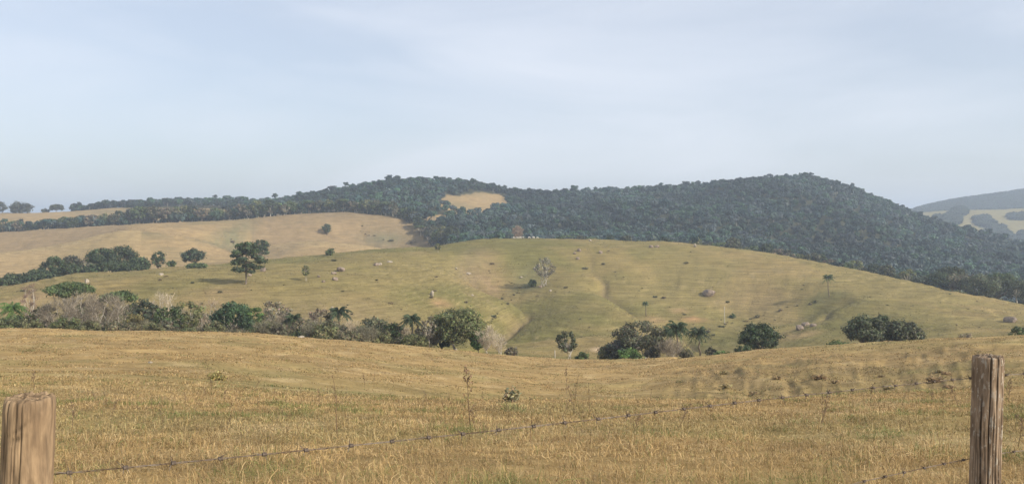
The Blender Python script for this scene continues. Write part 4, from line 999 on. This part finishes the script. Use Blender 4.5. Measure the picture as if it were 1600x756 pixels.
def grass():
    rng = np.random.default_rng(21); n = 520000
    px = rng.uniform(-350, 1950, n); D = 2.2 + 37 * rng.random(n) ** 0.85
    x = (px - 800) / FPX * D; cl = fbm(x / 0.28, D / 0.28, 85, 2); lg = fbm(x / 2.5, D / 2.5, 87, 2)
    keep = rng.random(n) < 0.55 + 0.8 * cl + 0.3 * lg; px, D, x, cl, lg = px[keep], D[keep], x[keep], cl[keep], lg[keep]; n = len(px)
    h = (0.055 + 0.095 * rng.random(n)) * (1 + 0.5 * cl + 0.3 * lg) * np.interp(D, [2, 8, 20, 38], [0.95, 1.0, 1.0, 0.9]) + (rng.random(n) < 0.02) * 0.12 * (D < 14)
    gq = np.clip(fbm(x / 0.9, D / 1.5, 81, 3) * 2.2, -0.3, 0.8); h = h * (1 + 0.45 * gq)
    wd = np.maximum(0.0038, D * 0.00050) * (0.6 + 0.8 * rng.random(n))
    bend = np.clip(rng.normal(0.95, 0.45, n), 0.05, 1.7)
    V, Q, T, C_ = blades(rng, px, D, h, wd, grass_cols(rng, x, D, n, 0.02) * ground_tint(px, D) ** 0.7, bend)
    o = link('grass', mesh_np('grass', V, [Q, T], M_GRASS, C_)); tag(o, 'dry straw coloured grass with green tufts behind the fence', 'grass', None, 'stuff')
    n = 240000; px = rng.uniform(-350, 1950, n); D = rng.uniform(37, 155, n); x = (px - 800) / FPX * D
    jd = np.interp(px, PXA, JD) + 6; cl = fbm(x / 1.6, D / 2.5, 89, 3); keep = (D < jd) & (rng.random(n) < 0.45 + 1.3 * cl); px, D, x, cl = px[keep], D[keep], x[keep], cl[keep]; n = len(px)
    h = (0.06 + 0.10 * rng.random(n)) * (1 + 0.8 * cl); wd = D * 0.0007 * (0.7 + 0.8 * rng.random(n)); bend = np.clip(rng.normal(1.0, 0.35, n), 0.2, 1.6)
    cc = grass_cols(rng, x, D, n, -0.22) * np.array([0.86, 0.85, 0.82]) * ground_tint(px, D)
    V, Q, T, C_ = blades(rng, px, D, h, wd, cc, bend)
    o = link('field_grass', mesh_np('field_grass', V, [Q, T], M_GRASS, C_)); tag(o, 'tufty dry grass over the farther field', 'grass', None, 'stuff')
    # tussocks of the grazed hills beyond the valley
    n = 330000; px = rng.uniform(-200, 1800, n); D = 185 + 620 * rng.random(n) ** 1.1; x = (px - 800) / FPX * D; z = H(x, D)
    tr_ = np.sin(2 * math.pi * (z / 0.9 + 1.1 * fbm(x / 30, D / 30, 41, 2))); cl = fbm(x / 4, D / 7, 93, 3)
    keep = (forest_density(px, D) < 0.1) & (rng.random(n) < 0.42 + 0.9 * cl + 0.2 * tr_ * (D < 450)); px, D, x = px[keep], D[keep], x[keep]; n = len(px)
    i_ = np.clip(((px - PXA[0]) / (PXA[1] - PXA[0])).astype(int), 0, NPX - 1); j_ = np.clip(((np.log(D) - LD[0]) / (LD[1] - LD[0])).astype(int), 0, NR - 1)
    cc = COL[i_, j_] * np.where(rng.random((n, 1)) < 0.45, rng.uniform(0.55, 0.95, (n, 1)), rng.uniform(1.05, 1.6, (n, 1)))
    h = (0.10 + 0.14 * rng.random(n)) * np.interp(D, [185, 800], [1, 1.5]); wd = 0.16 * np.interp(D, [185, 800], [1.0, 3.0]) * (0.6 + 0.8 * rng.random(n)); bend = np.clip(rng.normal(0.9, 0.3, n), 0.2, 1.4)
    V, Q, T, C_ = blades(rng, px, D, h, wd, cc, bend)
    o = link('hill_grass', mesh_np('hill_grass', V, [Q, T], M_GRASS, C_)); tag(o, 'grazed tussocky grass on the hills beyond the valley', 'grass', None, 'stuff')
grass()

# dry weed stalks
def stalk_mesh(seed, kind):
    rng = np.random.default_rng(seed); b = Buf(); col = (0.19, 0.13, 0.08) if kind < 2 else (0.22, 0.17, 0.09)
    h = 0.9 + 0.25 * rng.random(); n = 9; t = np.linspace(0, 1, n); lean = rng.normal(size=2) * 0.12
    P = np.stack([lean[0] * t * h + 0.02 * rng.normal(size=n) * t, lean[1] * t * h, t * h - 0.03], -1); b.tube(P, np.linspace(0.009, 0.004, n), 4, col)
    for k in range(9 if kind else 15):
        u = rng.uniform(0.35, 1.0); p = np.array([np.interp(u, t, P[:, i]) for i in range(3)]); a = rng.random() * 6.28; l = 0.16 * (1.3 - u)
        e = p + np.array([math.cos(a) * l * .6, math.sin(a) * l * .6, l]); b.tube([p, (p + e) / 2 + 0.01, e], [0.005, 0.004, 0.003], 3, col)
        if kind != 1: leaves(b, e, (0.03, 0.03, 0.045), 7, 0.02, np.array(col) * 1.2, rng)
    return b.mesh('stalk', M_GRASS)
sm = [stalk_mesh(s, s % 3) for s in range(8)]
ST = [(52, 628, 45), (30, 640, 40), (160, 650, 50), (172, 652, 30), (212, 640, 26), (255, 665, 42), (395, 622, 26), (370, 632, 30), (350, 632, 22), (428, 622, 22), (448, 640, 22), (500, 636, 34), (527, 685, 90), (540, 630, 20),
      (570, 607, 22), (584, 606, 26), (735, 668, 92), (745, 652, 34), (780, 642, 26), (668, 632, 22), (705, 632, 18), (895, 650, 62), (900, 645, 40), (921, 646, 46), (885, 615, 38), (970, 638, 22), (950, 690, 40), (988, 678, 34),
      (1014, 634, 24), (1114, 665, 30), (1282, 664, 52), (1286, 660, 56), (1360, 636, 30), (1455, 628, 30), (1474, 652, 38), (1575, 630, 44), (1220, 660, 24), (1185, 640, 20), (1590, 700, 50), (1330, 648, 22), (830, 640, 20), (625, 636, 18), (470, 628, 30), (115, 655, 28), (1100, 640, 22), (1410, 634, 22), (1500, 640, 34), (290, 636, 28)]
while len(ST) < 85:
    py_ = rr_.uniform(612, 690); ST.append((rr_.uniform(95, 1590), py_, rr_.uniform(0.16, 0.34) * (py_ - 560) + 6))
for k, (px, py, hp_) in enumerate(ST):
    p = hit(px, py); hm = hp_ * p[1] / FPX; o = link('weed_stalk', sm[k % 8], None, p); s = hm / 1.0; o.scale = (s, s, s) if s > .5 else (.6, .6, s); o.rotation_euler = (0, 0, k * 1.3)
    if k == 12: lab = 'tallest leaning dry weed stalk left of the middle of the near field'; g = None
    elif k == 16: lab = 'tall dry weed stalk above the wire at the middle of the near field'; g = None
    else: lab = 'thin dry brown weed stalk standing in the near grass'; g = 'dry weed stalks in the near field'
    tag(o, lab, 'weed', g)
for (px, py, yt, wp, lab, kd, col) in [(800, 629, 601, 26, 'small grey green leafy bush at the dip of the near field', 'bush', (0.15, 0.135, 0.08)),
                            (338, 594, 580, 30, 'low green bush patch on the left of the near field', 'bush', (0.26, 0.22, 0.09))]:
    p = hit(px, py); add_tree('bush', kd, px, p[1], yt, wp, lab, cat='bush', ground_pt=p, leafsize=0.07, col=col, seed=px, dens=0.35)
# dark scrub tussocks in the rills of the right-hand slope
tm = [build_tree('bush', 0.7, 1.1, 860 + s, col=[(0.25, 0.18, 0.10), (0.22, 0.18, 0.09), (0.28, 0.21, 0.115)][s], leafsize=0.09, dens=0.6) for s in range(3)]
for k in range(16):
    px = rr_.uniform(1040, 1500); py = rr_.uniform(575, 618); p = hit(px, py)
    if p[1] < 45: continue
    t, c_ = tm[k % 3]; r = empty('scrub_tussock', p, k); s = rr_.uniform(0.4, 1.0); r.scale = (s * 1.3, s, s * .6); link('stem', t, r); link('crown', c_, r)
    tag(r, 'dark brown scrub tussock in the rills of the right-hand field slope', 'shrub', 'scrub tussocks on the rilled slope')

# ------------------------------------------------------------------ fence
A0 = np.array([-1.53, 2.70]); A1 = np.array([2.73, 4.90]); dirv = (A1 - A0)
nrm = np.array([-dirv[1], dirv[0]]) / np.linalg.norm(dirv)
def wood_mat(name, light, mid, dark, lichen=None):
    m, nt, b = new_mat(name); L = nt.links; tc = nd(nt, 'ShaderNodeTexCoord')
    mp = nd(nt, 'ShaderNodeMapping'); mp.inputs['Scale'].default_value = (1, 1, 0.09); L.new(tc.outputs['Object'], mp.inputs['Vector'])
    g = nd(nt, 'ShaderNodeTexNoise', Scale=55.0, Detail=6.0, Roughness=0.65); L.new(mp.outputs[0], g.inputs['Vector'])
    big = nd(nt, 'ShaderNodeTexNoise', Scale=9.0, Detail=4.0, Roughness=0.6, Distortion=0.4); mp2 = nd(nt, 'ShaderNodeMapping'); mp2.inputs['Scale'].default_value = (1.6, 1.6, 0.45)
    L.new(tc.outputs['Object'], mp2.inputs['Vector']); L.new(mp2.outputs[0], big.inputs['Vector'])
    c1 = ramp(nt, g.outputs['Fac'], [(0.32, dark), (0.5, mid), (0.7, light)]); c2 = ramp(nt, big.outputs['Fac'], [(0.40, tuple(v * 0.5 for v in mid)), (0.58, tuple(v * 1.05 for v in light))])
    mx = nd(nt, 'ShaderNodeMix', data_type='RGBA'); mx.inputs['Factor'].default_value = 0.5; L.new(c1, mx.inputs['A']); L.new(c2, mx.inputs['B']); out = mx.outputs['Result']
    if lichen:
        ln = nd(nt, 'ShaderNodeTexNoise', Scale=48.0, Detail=5.0, Roughness=0.7); mp3 = nd(nt, 'ShaderNodeMapping'); mp3.inputs['Scale'].default_value = (1, 1, 0.4); L.new(tc.outputs['Object'], mp3.inputs['Vector']); L.new(mp3.outputs[0], ln.inputs['Vector'])
        f = ramp(nt, ln.outputs['Fac'], [(0.56, (0, 0, 0)), (0.62, (1, 1, 1))]); mx2 = nd(nt, 'ShaderNodeMix', data_type='RGBA'); L.new(f, mx2.inputs['Factor']); L.new(out, mx2.inputs['A']); mx2.inputs['B'].default_value = (*lichen, 1); out = mx2.outputs['Result']
    at_ = nd(nt, 'ShaderNodeAttribute', attribute_name='Col'); mm = nd(nt, 'ShaderNodeMix', data_type='RGBA', blend_type='MULTIPLY'); mm.inputs['Factor'].default_value = 1; L.new(out, mm.inputs['A']); L.new(at_.outputs['Color'], mm.inputs['B'])
    L.new(mm.outputs['Result'], b.inputs['Base Color']); b.inputs['Roughness'].default_value = 0.9; b.inputs['Specular IOR Level'].default_value = 0.15
    bp = nd(nt, 'ShaderNodeBump', Strength=0.5, Distance=0.006); L.new(g.outputs['Fac'], bp.inputs['Height']); L.new(bp.outputs[0], b.inputs['Normal'])
    return m
def post(loc, top, rad, lean, cracks, mat, seed, label, rough=0.004, notch=None):
    rng = np.random.default_rng(seed); na, nz_ = 160, 150
    z0 = -0.5; th = np.linspace(0, 2 * math.pi, na, endpoint=False); zz = np.linspace(z0, top, nz_)
    TH, ZZ = np.meshgrid(th, zz)
    R = rad * (1 + 0.02 * np.cos(2 * TH + 1) + 0.02 * np.cos(3 * TH + 2 * ZZ)) * (1 + 0.03 * (top - ZZ)) + rough * fbm(TH * 6 / 6.283 * 3, ZZ * 4, seed, 3) + 0.0016 * vnoise(TH * 22, ZZ * 6, seed + 5)
    R = np.where(np.abs(TH - 2 * math.pi) < 0.05, R, R)
    Cc_ = np.ones(TH.shape)
    for q in range(26):     # fine checks in the grain
        zc_ = rng.uniform(-0.1, top); ln_ = rng.uniform(0.08, 0.45); cracks = cracks + [(rng.uniform(0, 6.283), zc_ - ln_, min(zc_ + ln_, top + 0.06), rng.uniform(0.012, 0.022), rng.uniform(0.0015, 0.004))]
    for (a, zl, zh, wdt, dep) in cracks:
        ac = a + 0.10 * fbm(ZZ * 3 + a * 7, ZZ * 0 + a, seed + 9, 3); dlt = np.angle(np.exp(1j * (TH - ac)))
        env = sstep(zl, zl + 0.08, ZZ) * (1 - sstep(zh - 0.06, zh, ZZ)); g = np.exp(-(dlt / wdt) ** 2) * env
        R -= dep * g * (0.45 if seed == 3 else 0.8); Cc_ *= 1 - 0.72 * np.clip(g * 1.2, 0, 1)
    if notch:   # weathered knot scar
        for (a, zc_, wa, wz, dep, slope) in notch:
            dlt = np.angle(np.exp(1j * (TH - a))); g = np.exp(-(dlt / wa) ** 2 - ((ZZ - zc_ - slope * dlt - 0.03 * dlt ** 2) / wz) ** 2); R -= dep * g; Cc_ *= 1 - 0.5 * g
    R *= np.where(ZZ > top - 0.012, 0.985 - 0.03 * (ZZ - top + 0.012) / 0.012, 1)
    X = R * np.cos(TH) + lean[0] * ZZ; Y = R * np.sin(TH) + lean[1] * ZZ
    Zz = ZZ + np.where(ZZ > top - 0.03, 0.010 * fbm(TH * 3, TH * 0 + seed, seed, 3), 0)
    V = [np.stack([X, Y, Zz], -1).reshape(-1, 3)]; C2 = [Cc_.reshape(-1)]; off = na * nz_
    i = np.arange(nz_ - 1)[:, None] * na; j = np.arange(na)[None]; j2 = (j + 1) % na
    Q = [np.stack([i + j, i + j2, i + na + j2, i + na + j], -1).reshape(-1, 4)]
    nr = 14; prev = (nz_ - 1) * na + np.arange(na)
    for k in range(1, nr + 1):
        f = 1 - k / nr; f = max(f, 0.02); lx = lean[0] * top; ly = lean[1] * top
        rx = lx + (X[-1] - lx) * f; ry = ly + (Y[-1] - ly) * f
        zt = top + 0.010 * fbm(rx * 60, ry * 60, seed + 3, 3) + 0.004 * vnoise(rx * 200, ry * 200, seed) + 0.004
        V.append(np.stack([rx, ry, zt], -1)); C2.append(0.75 + 0.5 * fbm(rx * 120, ry * 120, seed + 4, 2)); cur_ = off + np.arange(na)
        Q.append(np.stack([prev, np.roll(prev, -1), np.roll(cur_, -1), cur_], -1)); prev = cur_; off += na
    C_ = np.concatenate([c_.ravel() for c_ in C2])[:, None] * np.ones((1, 3))
    o = link('fence_post', mesh_np('fence_post', np.vstack(V), Q, mat, np.clip(C_, 0.1, 1.4), True), None, loc); tag(o, label, 'fence post', 'fence posts'); return o
WL = wood_mat('weathered_tan_wood', (0.44, 0.315, 0.185), (0.27, 0.185, 0.11), (0.11, 0.08, 0.055))
WR = wood_mat('weathered_grey_wood', (0.36, 0.27, 0.185), (0.22, 0.155, 0.10), (0.10, 0.07, 0.05), lichen=(0.38, 0.33, 0.26))
gl = float(H(A0[0], A0[1])); gr_ = float(H(A1[0], A1[1]))
topL = EYE - 2.70 * (622 - HOR) / FPX; topR = EYE - 4.90 * (557 - HOR) / FPX
f_ = -math.pi / 2    # towards the camera
post((-1.5275 - 0.04 * (topL - gl), A0[1], gl), topL - gl, 0.0745, (0.04, 0.0), [(f_ - 0.55, 0.2, 1.15, 0.014, 0.004), (f_ + 0.28, 0.1, 1.2, 0.013, 0.004), (f_ + 0.02, 0.0, 0.98, 0.016, 0.005), (f_ - 0.28, 0.4, 1.0, 0.02, 0.003), (f_ + 0.7, 0.0, 0.9, 0.02, 0.004), (f_ - 0.95, 0, 1.1, 0.02, 0.002), (f_ + 0.05, 1.06, 1.2, 0.03, 0.004)],
     WL, 3, 'thick sunlit tan wooden fence post at the left edge', notch=[(f_ + 0.05, topL - gl - 0.085, 0.45, 0.004, 0.004, 0.05), (f_ - 0.02, topL - gl - 0.115, 0.32, 0.007, 0.006, 0.02)])
post((2.739 - 0.03 * (topR - gr_), A1[1], gr_), topR - gr_, 0.0775, (0.03, 0.0), [(f_ - 0.30, 0.3, 1.3, 0.05, 0.008), (f_ + 0.22, 0.0, 1.3, 0.045, 0.011), (f_ - 0.85, 0.2, 0.9, 0.05, 0.008), (f_ + 0.75, 0.1, 0.95, 0.05, 0.01), (f_ + 0.5, 0.3, 1.2, 0.03, 0.006), (f_, 0, 0.8, 0.03, 0.006)],
     WR, 8, 'slim grey brown cracked fence post at the right', rough=0.007)

mw, ntw, bw = new_mat('rusty_wire'); bw.inputs['Metallic'].default_value = 0.3; bw.inputs['Roughness'].default_value = 0.7
tcw = nd(ntw, 'ShaderNodeTexCoord'); nzw = nd(ntw, 'ShaderNodeTexNoise', Scale=9.0, Detail=4.0); ntw.links.new(tcw.outputs['Object'], nzw.inputs['Vector'])
ntw.links.new(ramp(ntw, nzw.outputs['Fac'], [(0.4, (0.10, 0.07, 0.05)), (0.62, (0.24, 0.20, 0.165))]), bw.inputs['Base Color'])
def wire(samples, t_lo, t_hi, label, spacing=0.162):
    B0 = A0 + nrm * 0.092; ts = []; zs = []
    for (px, py) in samples:
        u = (px - 800) / FPX; t = (u * B0[1] - B0[0]) / (dirv[0] - u * dirv[1]); D = B0[1] + dirv[1] * t; ts.append(t); zs.append(EYE - D * (py - HOR) / FPX)
    t = np.linspace(t_lo, t_hi, 900); z = np.interp(t, ts, zs)
    kern = np.ones(61) / 61; z = np.convolve(np.pad(z, 30, mode='edge'), kern, 'valid')
    base = np.stack([B0[0] + dirv[0] * t, B0[1] + dirv[1] * t, z], -1); ln = np.linalg.norm(dirv)
    r = empty('barbed_wire', base[0]); tag(r, label, 'wire', 'fence wires'); org = base[0]
    for s in (0, math.pi):
        b = Buf(); ph = t * ln * 2 * math.pi / 0.09 + s
        P = base + 0.0022 * (np.cos(ph)[:, None] * np.array([nrm[0], nrm[1], 0]) + np.sin(ph)[:, None] * np.array([0, 0, 1.0])); b.tube(P - org, np.full(len(P), 0.0013), 5)
        link('strand', b.mesh('strand', mw, True), r)
    rng = np.random.default_rng(int(abs(samples[0][0]))); d3 = np.array([dirv[0], dirv[1], 0]) / ln; n3_ = np.array([nrm[0], nrm[1], 0])
    bms = []
    for v in range(4):
        b = Buf(); 
        for q in range(2):
            th = np.linspace(0, 4 * math.pi, 20); off = (q - 0.5) * 0.008
            b.tube(d3 * (off + th * 0.0006)[:, None] + 0.0060 * (np.cos(th)[:, None] * n3_ + np.sin(th)[:, None] * np.array([0, 0, 1.0])), np.full(20, 0.002), 4)
            a = rng.random() * 6.28
            for sg in (0, math.pi):
                dv = math.cos(a + sg) * n3_ * 0.8 + math.sin(a + sg) * np.array([0, 0, 1.0]) + d3 * rng.normal() * 0.5; b.tube([d3 * off, d3 * off + dv * 0.014, d3 * off + dv * 0.026], [0.0017, 0.0015, 0.0005], 4)
        bms.append(b.mesh('barb', mw, True))
    k = 0; tt = t_lo + 0.02
    while tt < t_hi and k < 95:
        p = np.array([np.interp(tt, t, base[:, i]) for i in range(3)]) - org; o = link('barb', bms[k % 4], r, p); k += 1; tt += spacing / ln * (0.92 + 0.16 * rng.random())
wire([(-600, 800), (80, 741), (400, 711), (740, 676), (990, 648), (1140, 630), (1300, 612), (1520, 590), (1600, 583), (1900, 570)], -0.6, 2.0, 'upper rusty barbed wire crossing the whole near field between the posts')
wire([(300, 860), (1200, 786), (1330, 756), (1400, 740), (1516, 715), (1600, 702), (1900, 680)], -0.6, 2.0, 'lower rusty barbed wire near the base of the right post')

# ------------------------------------------------------------------ haze
bm = bmesh.new(); bmesh.ops.create_cube(bm, size=1.0); me = bpy.data.meshes.new('haze'); bm.to_mesh(me); bm.free()
zmax = max(float(TAB.max()) + 22, 60); zmin = float(min(V[:, 2].min(), TAB.min())) - 1
R_ = float(np.abs(V[:, :2]).max()) + 50
hz = link('haze', me, None, (0, 0, (zmax + zmin) / 2)); hz.scale = (2 * R_, 2 * R_, zmax - zmin)
mh = bpy.data.materials.new('haze'); mh.use_nodes = True; nh = mh.node_tree; nh.nodes.clear()
out = nh.nodes.new('ShaderNodeOutputMaterial'); pv = nh.nodes.new('ShaderNodeVolumePrincipled')
pv.inputs['Color'].default_value = HAZE_COLOR; pv.inputs['Density'].default_value = HAZE_DENSITY; pv.inputs['Anisotropy'].default_value = 0.2
nh.links.new(pv.outputs[0], out.inputs['Volume']); me.materials.append(mh)
tag(hz, 'pale blue air haze over the valley', None, None, 'stuff')
print('haze box', R_, zmin, zmax)
